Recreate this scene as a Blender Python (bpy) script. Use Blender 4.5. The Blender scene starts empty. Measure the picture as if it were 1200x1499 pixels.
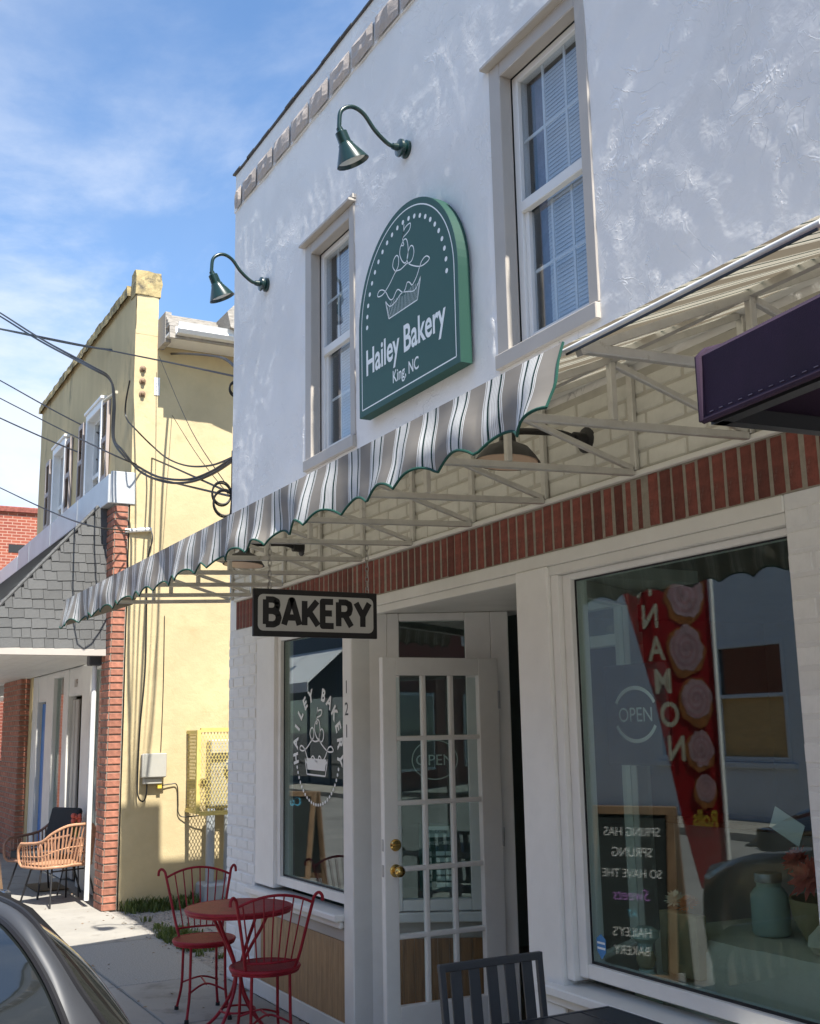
import bpy, bmesh, math, random
from math import sin, cos, pi, radians, sqrt, atan2
from mathutils import Vector, Matrix, noise

random.seed(7)
S = bpy.context.scene
C = S.collection

# ------------------------------------------------------------------ camera
FPX, YAW, PITCH, ROLL = 1622.0, -1.06998, 0.192591, 0.0184766
CAM = Vector((0.0, -2.786, 1.70))
fw = Vector((sin(YAW)*cos(PITCH), cos(YAW)*cos(PITCH), sin(PITCH)))
r0 = Vector((cos(YAW), -sin(YAW), 0.0)); d0 = fw.cross(r0)
rr = r0*cos(ROLL) + d0*sin(ROLL); dd = -r0*sin(ROLL) + d0*cos(ROLL)
cd = bpy.data.cameras.new('camera'); cam = bpy.data.objects.new('camera', cd); C.objects.link(cam)
cam.matrix_world = Matrix(((rr.x, -dd.x, -fw.x, CAM.x), (rr.y, -dd.y, -fw.y, CAM.y), (rr.z, -dd.z, -fw.z, CAM.z), (0, 0, 0, 1)))
cd.sensor_fit = 'HORIZONTAL'; cd.sensor_width = 36.0; cd.lens = 36.0*FPX/1200.0
cd.clip_start = 0.05; cd.clip_end = 3000
S.camera = cam

# ------------------------------------------------------------------ sun and sky
SUN = Vector((1.0, -0.032, 1.487)).normalized()
EL = math.asin(SUN.z); AZ = atan2(SUN.x, SUN.y)
sl = bpy.data.lights.new('sun', 'SUN'); sl.energy = 3.3; sl.angle = radians(0.53); sl.color = (1.0, 0.95, 0.86)
so = bpy.data.objects.new('sun', sl); C.objects.link(so); so.location = (8, -2, 14)
so.rotation_euler = (-SUN).to_track_quat('-Z', 'Y').to_euler()
W = bpy.data.worlds.new('World'); S.world = W; W.use_nodes = True
def world():
    nt = W.node_tree; N = nt.nodes; L = nt.links; N.clear()
    out = N.new('ShaderNodeOutputWorld'); bg = N.new('ShaderNodeBackground'); bg.inputs[1].default_value = 0.118
    sky = N.new('ShaderNodeTexSky'); sky.sky_type = 'NISHITA'; sky.sun_disc = False
    sky.sun_elevation = EL; sky.sun_rotation = AZ; sky.air_density = 1.0; sky.dust_density = 0.3; sky.ozone_density = 1.1
    tc = N.new('ShaderNodeTexCoord'); sep = N.new('ShaderNodeSeparateXYZ'); L.new(tc.outputs['Generated'], sep.inputs[0])
    add = N.new('ShaderNodeMath'); add.operation = 'ADD'; add.inputs[1].default_value = 0.22; L.new(sep.outputs[2], add.inputs[0])
    mx = N.new('ShaderNodeMath'); mx.operation = 'MAXIMUM'; mx.inputs[1].default_value = 0.05; L.new(add.outputs[0], mx.inputs[0])
    dx = N.new('ShaderNodeMath'); dx.operation = 'DIVIDE'; L.new(sep.outputs[0], dx.inputs[0]); L.new(mx.outputs[0], dx.inputs[1])
    dy = N.new('ShaderNodeMath'); dy.operation = 'DIVIDE'; L.new(sep.outputs[1], dy.inputs[0]); L.new(mx.outputs[0], dy.inputs[1])
    cb = N.new('ShaderNodeCombineXYZ'); L.new(dx.outputs[0], cb.inputs[0]); L.new(dy.outputs[0], cb.inputs[1])
    def cloud(scale, lo, hi, off, rough, st):
        mp = N.new('ShaderNodeMapping'); mp.inputs['Location'].default_value = off; mp.inputs['Scale'].default_value = st; L.new(cb.outputs[0], mp.inputs[0])
        n = N.new('ShaderNodeTexNoise'); n.inputs['Scale'].default_value = scale; n.inputs['Detail'].default_value = 9; n.inputs['Roughness'].default_value = rough; n.inputs['Distortion'].default_value = 0.35
        L.new(mp.outputs[0], n.inputs['Vector'])
        r = N.new('ShaderNodeMapRange'); r.interpolation_type = 'SMOOTHSTEP'; r.inputs[1].default_value = lo; r.inputs[2].default_value = hi; L.new(n.outputs[0], r.inputs[0])
        return r.outputs[0]
    c1 = cloud(1.5, 0.40, 0.62, (3.1, 1.7, 0), 0.60, (1.0, 1.0, 1))
    c2 = cloud(0.7, 0.38, 0.80, (0.4, 5.2, 0), 0.50, (0.7, 1.7, 1))
    # thin streaks higher up and denser banks towards the horizon
    h = N.new('ShaderNodeMapRange'); h.inputs[1].default_value = 0.55; h.inputs[2].default_value = 0.12; h.inputs[3].default_value = 0.30; h.inputs[4].default_value = 1.0
    L.new(sep.outputs[2], h.inputs[0])
    m1 = N.new('ShaderNodeMath'); m1.operation = 'MULTIPLY'; L.new(c1, m1.inputs[0]); L.new(h.outputs[0], m1.inputs[1])
    m2 = N.new('ShaderNodeMath'); m2.operation = 'MULTIPLY'; m2.inputs[1].default_value = 0.22; L.new(c2, m2.inputs[0])
    m3 = N.new('ShaderNodeMath'); m3.operation = 'ADD'; m3.use_clamp = True; L.new(m1.outputs[0], m3.inputs[0]); L.new(m2.outputs[0], m3.inputs[1])
    m4 = N.new('ShaderNodeMath'); m4.operation = 'MULTIPLY'; m4.inputs[1].default_value = 0.92; L.new(m3.outputs[0], m4.inputs[0])
    mix = N.new('ShaderNodeMix'); mix.data_type = 'RGBA'; L.new(m4.outputs[0], mix.inputs[0]); tn = N.new('ShaderNodeMix'); tn.data_type = 'RGBA'; tn.blend_type = 'MULTIPLY'; tn.inputs[0].default_value = 1.0; tn.inputs[7].default_value = (.44, .59, .70, 1); L.new(sky.outputs[0], tn.inputs[6]); L.new(tn.outputs[2], mix.inputs[6]); mix.inputs[7].default_value = (3.0, 3.15, 3.4, 1)
    L.new(mix.outputs[2], bg.inputs[0]); L.new(bg.outputs[0], out.inputs[0])
world()
S.view_settings.view_transform = 'Standard'; S.view_settings.look = 'None'; S.view_settings.exposure = 1.60; S.view_settings.gamma = 1.0
S.view_settings.use_curve_mapping = False
S.cycles.max_bounces = 10; S.cycles.transparent_max_bounces = 24; S.cycles.glossy_bounces = 5

# ------------------------------------------------------------------ helpers
ORG = {}
def reg(o, parent):
    C.objects.link(o)
    if parent is not None:
        o.parent = parent; ORG[o.name] = ORG.get(parent.name, Vector((0, 0, 0)))
    else:
        ORG[o.name] = Vector((0, 0, 0))
    return o
def tag(o, label=None, cat=None, group=None, kind=None):
    if label: o['label'] = label
    if cat: o['category'] = cat
    if group: o['group'] = group
    if kind: o['kind'] = kind
    return o
def thing(name, label, cat, loc=(0, 0, 0), rz=None, group=None):
    """Empty at the base of a thing; parts use world coordinates if rz is None, else local ones"""
    o = bpy.data.objects.new(name, None); C.objects.link(o); o.location = loc; o.empty_display_size = 0.1
    if rz is None: ORG[o.name] = Vector(loc)
    else: o.rotation_euler = (0, 0, rz); ORG[o.name] = Vector((0, 0, 0))
    return tag(o, label, cat, group)
def link_copy(o, parent=None):
    c = o.copy(); C.objects.link(c); c.parent = parent
    for ch in list(o.children): link_copy(ch, c)
    return c

class MB:
    def __init__(s): s.v = []; s.f = []
    def add(s, v, f):
        n = len(s.v); s.v += [tuple(p) for p in v]; s.f += [tuple(i+n for i in q) for q in f]; return s
    def box(s, x0, x1, y0, y1, z0, z1):
        return s.add([(x0, y0, z0), (x1, y0, z0), (x1, y1, z0), (x0, y1, z0), (x0, y0, z1), (x1, y0, z1), (x1, y1, z1), (x0, y1, z1)],
                     [(0, 3, 2, 1), (4, 5, 6, 7), (0, 1, 5, 4), (1, 2, 6, 5), (2, 3, 7, 6), (3, 0, 4, 7)])
    def fbox(s, o, u, v, w, u0, u1, v0, v1, w0, w1):
        """box in a frame: origin o, unit axes u, v, w"""
        o, u, v, w = Vector(o), Vector(u), Vector(v), Vector(w)
        P = lambda a, b, c: o + u*a + v*b + w*c
        return s.add([P(u0, v0, w0), P(u1, v0, w0), P(u1, v1, w0), P(u0, v1, w0), P(u0, v0, w1), P(u1, v0, w1), P(u1, v1, w1), P(u0, v1, w1)],
                     [(0, 3, 2, 1), (4, 5, 6, 7), (0, 1, 5, 4), (1, 2, 6, 5), (2, 3, 7, 6), (3, 0, 4, 7)])
    def bar(s, a, b, w, h=None, up=(0, 0, 1)):
        a, b = Vector(a), Vector(b); h = h or w; d = (b-a).normalized(); up = Vector(up)
        if abs(d.dot(up)) > 0.98: up = Vector((1, 0, 0))
        x = d.cross(up).normalized(); y = x.cross(d).normalized()
        return s.fbox(a, x, y, d, -w/2, w/2, -h/2, h/2, 0, (b-a).length)
    def tube(s, pts, r, n=8, closed=False):
        P = [Vector(p) for p in pts]; m = len(P); rad = r if isinstance(r, (list, tuple)) else [r]*m
        T = []
        for i in range(m):
            if closed: t = P[(i+1) % m]-P[i-1]
            else: t = P[min(i+1, m-1)]-P[max(i-1, 0)]
            T.append(t.normalized() if t.length > 1e-9 else Vector((0, 0, 1)))
        up = Vector((0, 0, 1)) if abs(T[0].z) < 0.9 else Vector((1, 0, 0))
        x = T[0].cross(up).normalized(); vs = []
        for i in range(m):
            x = (x - T[i]*x.dot(T[i])).normalized(); y = T[i].cross(x)
            for k in range(n):
                a = 2*pi*k/n; vs.append(P[i] + (x*cos(a)+y*sin(a))*rad[i])
        fs = []
        for i in range(m if closed else m-1):
            j = (i+1) % m
            for k in range(n): fs.append((i*n+k, i*n+(k+1) % n, j*n+(k+1) % n, j*n+k))
        if not closed: fs += [tuple(range(n))[::-1], tuple((m-1)*n+k for k in range(n))]
        return s.add(vs, fs)
    def lathe(s, prof, o=(0, 0, 0), ax=(0, 0, 1), n=24):
        """profile of (radius, height)"""
        o = Vector(o); ax = Vector(ax).normalized(); t = Vector((1, 0, 0)) if abs(ax.x) < 0.9 else Vector((0, 1, 0))
        x = ax.cross(t).normalized(); y = ax.cross(x); vs = []; m = len(prof)
        for r, h in prof:
            for k in range(n): a = 2*pi*k/n; vs.append(o+ax*h+(x*cos(a)+y*sin(a))*r)
        fs = [(i*n+k, i*n+(k+1) % n, (i+1)*n+(k+1) % n, (i+1)*n+k) for i in range(m-1) for k in range(n)]
        return s.add(vs, fs)
    def prism(s, poly, o, u, v, w, w0, w1):
        """2D polygon in the (u,v) frame extruded along w"""
        o, u, v, w = Vector(o), Vector(u), Vector(v), Vector(w); n = len(poly)
        vs = [o+u*a+v*b+w*w0 for a, b in poly]+[o+u*a+v*b+w*w1 for a, b in poly]
        return s.add(vs, [tuple(range(n))[::-1], tuple(range(n, 2*n))]+[(i, (i+1) % n, n+(i+1) % n, n+i) for i in range(n)])
    def ribbon(s, pts, wd, o, u, v, w, off, closed=False):
        P = [Vector((p[0], p[1])) for p in pts]; m = len(P); o, u, v, w = Vector(o), Vector(u), Vector(v), Vector(w); vs = []
        for i in range(m):
            t = (P[(i+1) % m]-P[i-1]) if closed else (P[min(i+1, m-1)]-P[max(i-1, 0)])
            t = t.normalized() if t.length > 1e-9 else Vector((1, 0)); q = Vector((-t.y, t.x))*wd/2
            for e in (P[i]+q, P[i]-q): vs.append(o+u*e.x+v*e.y+w*off)
        return s.add(vs, [(2*i, 2*i+1, 2*((i+1) % m)+1, 2*((i+1) % m)) for i in range(m if closed else m-1)])
    def mesh(s, name, mat, bevel=0, smooth=False, org=None, seg=1):
        me = bpy.data.meshes.new(name)
        vs = [(p[0]-org.x, p[1]-org.y, p[2]-org.z) for p in s.v] if org else s.v
        me.from_pydata(vs, [], s.f); me.update()
        bm = bmesh.new(); bm.from_mesh(me); bmesh.ops.recalc_face_normals(bm, faces=bm.faces)
        if bevel: bmesh.ops.bevel(bm, geom=list(bm.edges), offset=bevel, segments=seg, affect='EDGES', profile=0.7, clamp_overlap=True)
        bm.to_mesh(me); bm.free()
        if mat: me.materials.append(mat)
        if smooth:
            me.polygons.foreach_set('use_smooth', [True]*len(me.polygons))
            if hasattr(me, 'set_sharp_from_angle'): me.set_sharp_from_angle(angle=radians(40))
        return me
    def build(s, name, mat, parent=None, bevel=0, smooth=False, seg=1):
        org = ORG.get(parent.name) if parent is not None else None
        o = bpy.data.objects.new(name, s.mesh(name, mat, bevel, smooth, org, seg)); return reg(o, parent)

def inst(name, me, loc, parent, rot=None, sc=None):
    o = bpy.data.objects.new(name, me); reg(o, parent); o.location = Vector(loc)-(ORG[parent.name] if parent else Vector((0, 0, 0)))
    if rot: o.rotation_euler = rot
    if sc: o.scale = sc
    return o
def smooth_path(pts, k=6, closed=False):
    P = [Vector(p) if len(p) == 3 else Vector((p[0], p[1], 0)) for p in pts]; n = len(P); out = []
    for i in range(n if closed else n-1):
        if closed: a, b, c, d = P[i-1], P[i], P[(i+1) % n], P[(i+2) % n]
        else: a, b, c, d = P[max(i-1, 0)], P[i], P[i+1], P[min(i+2, n-1)]
        for j in range(k):
            t = j/k; out.append(0.5*((2*b)+(c-a)*t+(2*a-5*b+4*c-d)*t*t+(3*b-a-3*c+d)*t*t*t))
    if not closed: out.append(P[-1])
    return out
def text(s, size, mat, parent, o, u, v, name='lettering', xs=1.0, bold=0.0, align='LEFT', ext=0.0, rot=0.0, shear=0.0, space=1.0):
    cu = bpy.data.curves.new('t', 'FONT'); cu.body = s; cu.size = size; cu.offset = bold; cu.align_x = align; cu.extrude = ext; cu.shear = shear; cu.space_character = space
    cu.resolution_u = 4
    ob = bpy.data.objects.new('t', cu); C.objects.link(ob); dg = bpy.context.evaluated_depsgraph_get()
    me = bpy.data.meshes.new_from_object(ob.evaluated_get(dg)); bpy.data.objects.remove(ob); bpy.data.curves.remove(cu)
    o, u, v = Vector(o), Vector(u).normalized(), Vector(v).normalized(); w = u.cross(v); org = ORG.get(parent.name) if parent else Vector((0, 0, 0))
    for p in me.vertices:
        a, b = p.co.x*xs, p.co.y
        if rot: a, b = a*cos(rot)-b*sin(rot), a*sin(rot)+b*cos(rot)
        p.co = o+u*a+v*b+w*(p.co.z+ext)-org
    me.materials.clear(); me.materials.append(mat); me.name = name
    ob = bpy.data.objects.new(name, me); return reg(ob, parent)

# ------------------------------------------------------------------ materials
def mat(name, col, rough=0.6, var=0.0, vscale=3.0, col2=None, bump=0.0, bscale=60.0, metal=0.0, rnd=0.0, spec=0.5, bump2=0.0, b2scale=8.0, coat=0.0, trans=0.0, rbias=0.0, stretch=None, dirt=None):
    m = bpy.data.materials.new(name); m.use_nodes = True; nt = m.node_tree; N = nt.nodes; L = nt.links
    b = N['Principled BSDF']; b.inputs['Roughness'].default_value = rough; b.inputs['Metallic'].default_value = metal
    b.inputs['Specular IOR Level'].default_value = spec; b.inputs['Coat Weight'].default_value = coat; b.inputs['Coat Roughness'].default_value = 0.05
    b.inputs['Base Color'].default_value = (*col, 1); last = None
    tc = N.new('ShaderNodeTexCoord'); vec = tc.outputs['Object']
    if stretch:
        mp = N.new('ShaderNodeMapping'); mp.inputs['Scale'].default_value = stretch; L.new(vec, mp.inputs[0]); vec = mp.outputs[0]
    def nz(scale, detail=6, ro=0.6):
        n = N.new('ShaderNodeTexNoise'); n.inputs['Scale'].default_value = scale; n.inputs['Detail'].default_value = detail; n.inputs['Roughness'].default_value = ro
        L.new(vec, n.inputs['Vector']); return n.outputs[0]
    if var or col2:
        c2 = col2 or tuple(c*(1-var) for c in col); c1 = tuple(min(1, c*(1+var*0.6)) for c in col) if not col2 else col
        r = N.new('ShaderNodeMapRange'); r.inputs[1].default_value = 0.35+rbias; r.inputs[2].default_value = 0.68+rbias; L.new(nz(vscale, 8, 0.65), r.inputs[0])
        mx = N.new('ShaderNodeMix'); mx.data_type = 'RGBA'; L.new(r.outputs[0], mx.inputs[0]); mx.inputs[6].default_value = (*c1, 1); mx.inputs[7].default_value = (*c2, 1); last = mx.outputs[2]
    if dirt:      # (colour, scale, low, high): stains with a shape of their own
        r = N.new('ShaderNodeMapRange'); r.inputs[1].default_value = dirt[2]; r.inputs[2].default_value = dirt[3]; L.new(nz(dirt[1], 10, 0.7), r.inputs[0])
        mx = N.new('ShaderNodeMix'); mx.data_type = 'RGBA'; L.new(r.outputs[0], mx.inputs[0])
        if last: L.new(last, mx.inputs[6])
        else: mx.inputs[6].default_value = (*col, 1)
        mx.inputs[7].default_value = (*dirt[0], 1); last = mx.outputs[2]
    if rnd:
        oi = N.new('ShaderNodeObjectInfo'); mr = N.new('ShaderNodeMapRange'); mr.inputs[3].default_value = 1-rnd; mr.inputs[4].default_value = 1+rnd*0.6; L.new(oi.outputs['Random'], mr.inputs[0])
        mu = N.new('ShaderNodeMix'); mu.data_type = 'RGBA'; mu.blend_type = 'MULTIPLY'; mu.inputs[0].default_value = 1.0
        if last: L.new(last, mu.inputs[6])
        else: mu.inputs[6].default_value = (*col, 1)
        cmb = N.new('ShaderNodeCombineColor')
        for k in range(3): L.new(mr.outputs[0], cmb.inputs[k])
        L.new(cmb.outputs[0], mu.inputs[7]); last = mu.outputs[2]
    if last: L.new(last, b.inputs['Base Color'])
    nrm = None
    for st, sc, dist in ((bump2, b2scale, 0.02), (bump, bscale, 0.004)):
        if st:
            bp = N.new('ShaderNodeBump'); bp.inputs['Strength'].default_value = st; bp.inputs['Distance'].default_value = dist; L.new(nz(sc, 5), bp.inputs['Height'])
            if nrm: L.new(nrm, bp.inputs['Normal'])
            nrm = bp.outputs[0]
    if nrm: L.new(nrm, b.inputs['Normal'])
    if trans:
        tr = N.new('ShaderNodeBsdfTranslucent'); ms = N.new('ShaderNodeMixShader'); ms.inputs[0].default_value = trans
        if last: L.new(last, tr.inputs[0])
        else: tr.inputs[0].default_value = (*col, 1)
        L.new(b.outputs[0], ms.inputs[1]); L.new(tr.outputs[0], ms.inputs[2]); L.new(ms.outputs[0], N['Material Output'].inputs[0])
    return m
def glass(name, tint=(0.86, 0.93, 0.92), ior=1.75, wav=0.0):
    m = bpy.data.materials.new(name); m.use_nodes = True; nt = m.node_tree; N = nt.nodes; L = nt.links; N.remove(N['Principled BSDF'])
    t = N.new('ShaderNodeBsdfTransparent'); t.inputs[0].default_value = (*tint, 1); g = N.new('ShaderNodeBsdfGlossy'); g.inputs['Roughness'].default_value = 0.0
    f = N.new('ShaderNodeFresnel'); x = N.new('ShaderNodeMixShader')
    ge = N.new('ShaderNodeNewGeometry'); mr = N.new('ShaderNodeMapRange'); mr.inputs[3].default_value = ior; mr.inputs[4].default_value = 1/ior; L.new(ge.outputs['Backfacing'], mr.inputs[0]); L.new(mr.outputs[0], f.inputs[0])
    if wav:
        n = N.new('ShaderNodeTexNoise'); n.inputs['Scale'].default_value = 1.3; tc = N.new('ShaderNodeTexCoord'); L.new(tc.outputs['Object'], n.inputs['Vector'])
        bp = N.new('ShaderNodeBump'); bp.inputs['Strength'].default_value = wav; bp.inputs['Distance'].default_value = 0.01; L.new(n.outputs[0], bp.inputs['Height']); L.new(bp.outputs[0], g.inputs['Normal'])
    L.new(f.outputs[0], x.inputs[0]); L.new(t.outputs[0], x.inputs[1]); L.new(g.outputs[0], x.inputs[2]); L.new(x.outputs[0], N['Material Output'].inputs[0])
    return m

M = {}
M['stucco'] = mat('white_stucco', (0.76, 0.762, 0.76), 0.7, 0.10, 1.8, bump=0.35, bscale=55, bump2=0.22, b2scale=9, dirt=((0.86, 0.86, 0.85), 3.3, 0.56, 0.66))
def stucco_mat():
    m = bpy.data.materials.new('white_stucco'); m.use_nodes = True; nt = m.node_tree; N = nt.nodes; L = nt.links; b = N['Principled BSDF']; b.inputs['Roughness'].default_value = .85; b.inputs['Specular IOR Level'].default_value = .25
    tc = N.new('ShaderNodeTexCoord')
    def nz(scale, detail=4, dist=0.0, off=(0, 0, 0), st=(1, 1, 1)):
        mp = N.new('ShaderNodeMapping'); mp.inputs['Location'].default_value = off; mp.inputs['Scale'].default_value = st; L.new(tc.outputs['Object'], mp.inputs[0])
        n = N.new('ShaderNodeTexNoise'); n.inputs['Scale'].default_value = scale; n.inputs['Detail'].default_value = detail; n.inputs['Distortion'].default_value = dist; L.new(mp.outputs[0], n.inputs['Vector']); return n.outputs[0]
    def mth(op, a, c=None):
        q = N.new('ShaderNodeMath'); q.operation = op
        for k, v in enumerate((a, c)):
            if v is None: continue
            if isinstance(v, (int, float)): q.inputs[k].default_value = v
            else: L.new(v, q.inputs[k])
        return q.outputs[0]
    def rng(v, lo, hi, a=0.0, c=1.0):
        r = N.new('ShaderNodeMapRange'); r.interpolation_type = 'SMOOTHSTEP'
        for k, x in zip((1, 2, 3, 4), (lo, hi, a, c)): r.inputs[k].default_value = x
        L.new(v, r.inputs[0]); return r.outputs[0]
    # trowel ridges: thin crests where a distorted noise crosses its middle, only in some areas
    r1 = mth('MULTIPLY', rng(mth('ABSOLUTE', mth('SUBTRACT', nz(3.4, 3, 1.3), .5)), 0, .014, 1, 0), rng(nz(1.1, 3, 0, (5, 2, 1)), .50, .62))
    r2 = mth('MULTIPLY', rng(mth('ABSOLUTE', mth('SUBTRACT', nz(7.5, 3, 1.6, (3, 7, 2), (1, 1, .8)), .5)), 0, .022, 1, 0), rng(nz(1.9, 3, 0, (1, 8, 4)), .46, .70))
    rid = mth('MAXIMUM', r1, r2)
    crack = mth('MULTIPLY', rng(mth('ABSOLUTE', mth('SUBTRACT', nz(.9, 8, .8, (9, 1, 3)), .5)), 0, .0022, 1, 0), rng(nz(.8, 2, 0, (2, 2, 9)), .55, .66))
    c0 = N.new('ShaderNodeMix'); c0.data_type = 'RGBA'; L.new(rng(nz(1.7, 8), .35, .68), c0.inputs[0]); c0.inputs[6].default_value = (.85, .835, .805, 1); c0.inputs[7].default_value = (.78, .77, .745, 1)
    c1 = N.new('ShaderNodeMix'); c1.data_type = 'RGBA'; L.new(mth('MULTIPLY', rid, .55), c1.inputs[0]); L.new(c0.outputs[2], c1.inputs[6]); c1.inputs[7].default_value = (.93, .93, .92, 1)  # trowel crests whitened in the colour, painting in their glints
    c2 = N.new('ShaderNodeMix'); c2.data_type = 'RGBA'; L.new(mth('MULTIPLY', crack, .55), c2.inputs[0]); L.new(c1.outputs[2], c2.inputs[6]); c2.inputs[7].default_value = (.35, .34, .33, 1)
    L.new(c2.outputs[2], b.inputs['Base Color'])
    h = mth('ADD', mth('ADD', mth('MULTIPLY', rid, .7), mth('MULTIPLY', nz(9, 4), 1.1)), mth('MULTIPLY', nz(48, 4), .28))
    bp = N.new('ShaderNodeBump'); bp.inputs['Strength'].default_value = .55; bp.inputs['Distance'].default_value = .008; L.new(h, bp.inputs['Height']); L.new(bp.outputs[0], b.inputs['Normal'])
    return m
M['stucco'] = stucco_mat()
M['wbrick'] = mat('white_painted_brick', (0.80, 0.80, 0.785), 0.6, 0.06, 14, bump=0.5, bscale=45, rnd=0.05)
M['cbrick'] = mat('cream_painted_brick', (0.68, 0.67, 0.61), 0.65, 0.14, 7, bump=0.5, bscale=45, rnd=0.06, dirt=((0.33, 0.30, 0.22), 5, 0.60, 0.74))
M['wmortar'] = mat('white_mortar', (0.76, 0.76, 0.75), 0.8, 0.06, 10, bump=0.4, bscale=80)
M['cmortar'] = mat('cream_mortar', (0.50, 0.48, 0.42), 0.8, 0.10, 10, bump=0.4, bscale=80)
M['rbrick'] = mat('red_brick', (0.20, 0.058, 0.042), 0.85, 0.45, 18, bump=0.8, bscale=90, rnd=0.38, dirt=((0.30, 0.16, 0.125), 22, 0.58, 0.76))
M['rmortar'] = mat('grey_mortar', (0.30, 0.27, 0.22), 0.9, 0.2, 30, bump=0.4, bscale=150)
M['obrick'] = mat('orange_brick', (0.38, 0.155, 0.10), 0.8, 0.30, 18, bump=0.5, bscale=120, rnd=0.22)
M['block'] = mat('tan_stone_block', (0.46, 0.40, 0.355), 0.85, 0.14, 9, bump=0.6, bscale=50, bump2=0.3, b2scale=14, rnd=0.12)
M['white'] = mat('white_paint', (0.83, 0.82, 0.785), 0.4, 0.05, 5, bump=0.08, bscale=90)
M['offwhite'] = mat('off_white_paint', (0.74, 0.73, 0.685), 0.45, 0.06, 4, bump=0.1, bscale=70)
M['vinyl'] = mat('vinyl_sash', (0.78, 0.77, 0.73), 0.35, 0.03, 6)
M['tan'] = mat('tan_trim', (0.46, 0.42, 0.37), 0.5, 0.05, 4, bump=0.06, bscale=60)
M['greige'] = mat('greige_trim', (0.47, 0.43, 0.385), 0.5, 0.05, 4)
M['cap'] = mat('dark_roof_flashing', (0.07, 0.065, 0.06), 0.6, 0.3, 6)
M['green'] = mat('green_enamel', (0.003, 0.024, 0.020), 0.28, 0.1, 9, coat=0.4)
M['lampwhite'] = mat('lamp_reflector_white', (0.75, 0.74, 0.70), 0.4)
M['signgreen'] = mat('sign_green', (0.026, 0.092, 0.078), 0.6, 0.06, 3, bump=0.05, bscale=40)
M['signedge'] = mat('sign_edge_green', (0.002, 0.050, 0.034), 0.6)
M['signwhite'] = mat('sign_white', (0.80, 0.84, 0.83), 0.5)
M['binding'] = mat('green_binding', (0.004, 0.060, 0.042), 0.85)
M['black'] = mat('black_paint', (0.012, 0.012, 0.014), 0.45)
M['signgrey'] = mat('sign_face_grey', (0.50, 0.50, 0.48), 0.55, 0.05, 8)
M['alu'] = mat('awning_frame_aluminium', (0.60, 0.59, 0.56), 0.38, 0.12, 12, metal=0.55, bump=0.1, bscale=60, dirt=((0.30, 0.27, 0.22), 16, 0.60, 0.78))
M['alubright'] = mat('white_rail', (0.74, 0.74, 0.72), 0.35, 0.06, 10)
M['steel'] = mat('galvanised_steel', (0.42, 0.43, 0.44), 0.45, 0.12, 10, metal=0.8)
M['chain'] = mat('chain_metal', (0.35, 0.34, 0.32), 0.35, metal=0.9)
M['wood'] = mat('pine_slats', (0.46, 0.295, 0.155), 0.55, 0.25, 6, stretch=(14, 14, 1.2), bump=0.15, bscale=30)
M['wood2'] = mat('stained_boards', (0.33, 0.165, 0.065), 0.45, 0.45, 4, stretch=(16, 16, 0.9), bump=0.1, bscale=20)
M['brass'] = mat('brass', (0.70, 0.47, 0.16), 0.22, metal=1.0)
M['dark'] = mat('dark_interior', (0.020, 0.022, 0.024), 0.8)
M['glass'] = glass('shop_glass', (0.87, 0.955, 0.935), 1.78)
M['glassup'] = glass('upper_window_glass', (0.90, 0.93, 0.95), 1.75, 0.2)
M['glassdoor'] = glass('door_glass', (0.90, 0.95, 0.95), 1.5)
M['blind'] = mat('window_blind', (0.76, 0.78, 0.79), 0.5)
M['curtain'] = mat('grey_curtain', (0.25, 0.23, 0.27), 0.8, 0.2, 20)
M['roomwall'] = mat('room_wall', (0.20, 0.235, 0.22), 0.8, 0.05, 3)
M['roomfloor'] = mat('room_floor', (0.13, 0.10, 0.075), 0.5, 0.2, 3)
M['concrete'] = mat('concrete', (0.31, 0.293, 0.26), 0.85, 0.16, 1.4, bump=0.45, bscale=120, dirt=((0.18, 0.167, 0.145), 3.0, 0.54, 0.70), rnd=0.08)
M['concrete2'] = mat('exposed_aggregate', (0.30, 0.29, 0.265), 0.9, 0.35, 90, bump=0.7, bscale=110, rnd=0.04)
M['gravel'] = mat('gravel', (0.27, 0.25, 0.225), 0.95, 0.5, 45, bump=1.0, bscale=60, bump2=0.6, b2scale=12)
M['asphalt'] = mat('asphalt', (0.20, 0.194, 0.183), 0.85, 0.25, 1.2, bump=0.6, bscale=160)
M['grass'] = mat('weed_green', (0.105, 0.145, 0.035), 0.6, 0.4, 9, trans=0.3)
M['yellow'] = mat('yellow_stucco', (0.55, 0.445, 0.255), 0.8, 0.14, 1.3, bump=0.4, bscale=70, bump2=0.35, b2scale=7, dirt=((0.40, 0.315, 0.165), 2.2, 0.56, 0.78))
M['yellowold'] = mat('weathered_yellow_stucco', (0.58, 0.46, 0.25), 0.85, 0.18, 1.2, bump=0.4, bscale=60, stretch=(1, 1, 0.35), dirt=((0.13, 0.115, 0.075), 1.9, 0.55, 0.74))
M['cope'] = mat('weathered_coping', (0.42, 0.33, 0.16), 0.9, 0.3, 10, bump=0.9, bscale=22, bump2=0.8, b2scale=9, dirt=((0.10, 0.085, 0.06), 7, 0.50, 0.66))
M['shingle'] = mat('asphalt_shingle', (0.125, 0.126, 0.124), 0.95, 0.4, 40, bump=0.8, bscale=160, rnd=0.13)
M['flash'] = mat('white_metal_flashing', (0.50, 0.52, 0.53), 0.35, 0.10, 2.5, bump2=0.25, b2scale=3)
M['shutter'] = mat('mauve_grey_shutter', (0.37, 0.32, 0.30), 0.6, 0.1, 6)
M['blue'] = mat('blue_door', (0.012, 0.16, 0.50), 0.4)
M['oldwood'] = mat('weathered_boards', (0.36, 0.33, 0.29), 0.85, 0.45, 12, stretch=(8, 1, 8))
M['box'] = mat('utility_box_grey', (0.40, 0.39, 0.345), 0.5, 0.06, 6)
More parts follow.
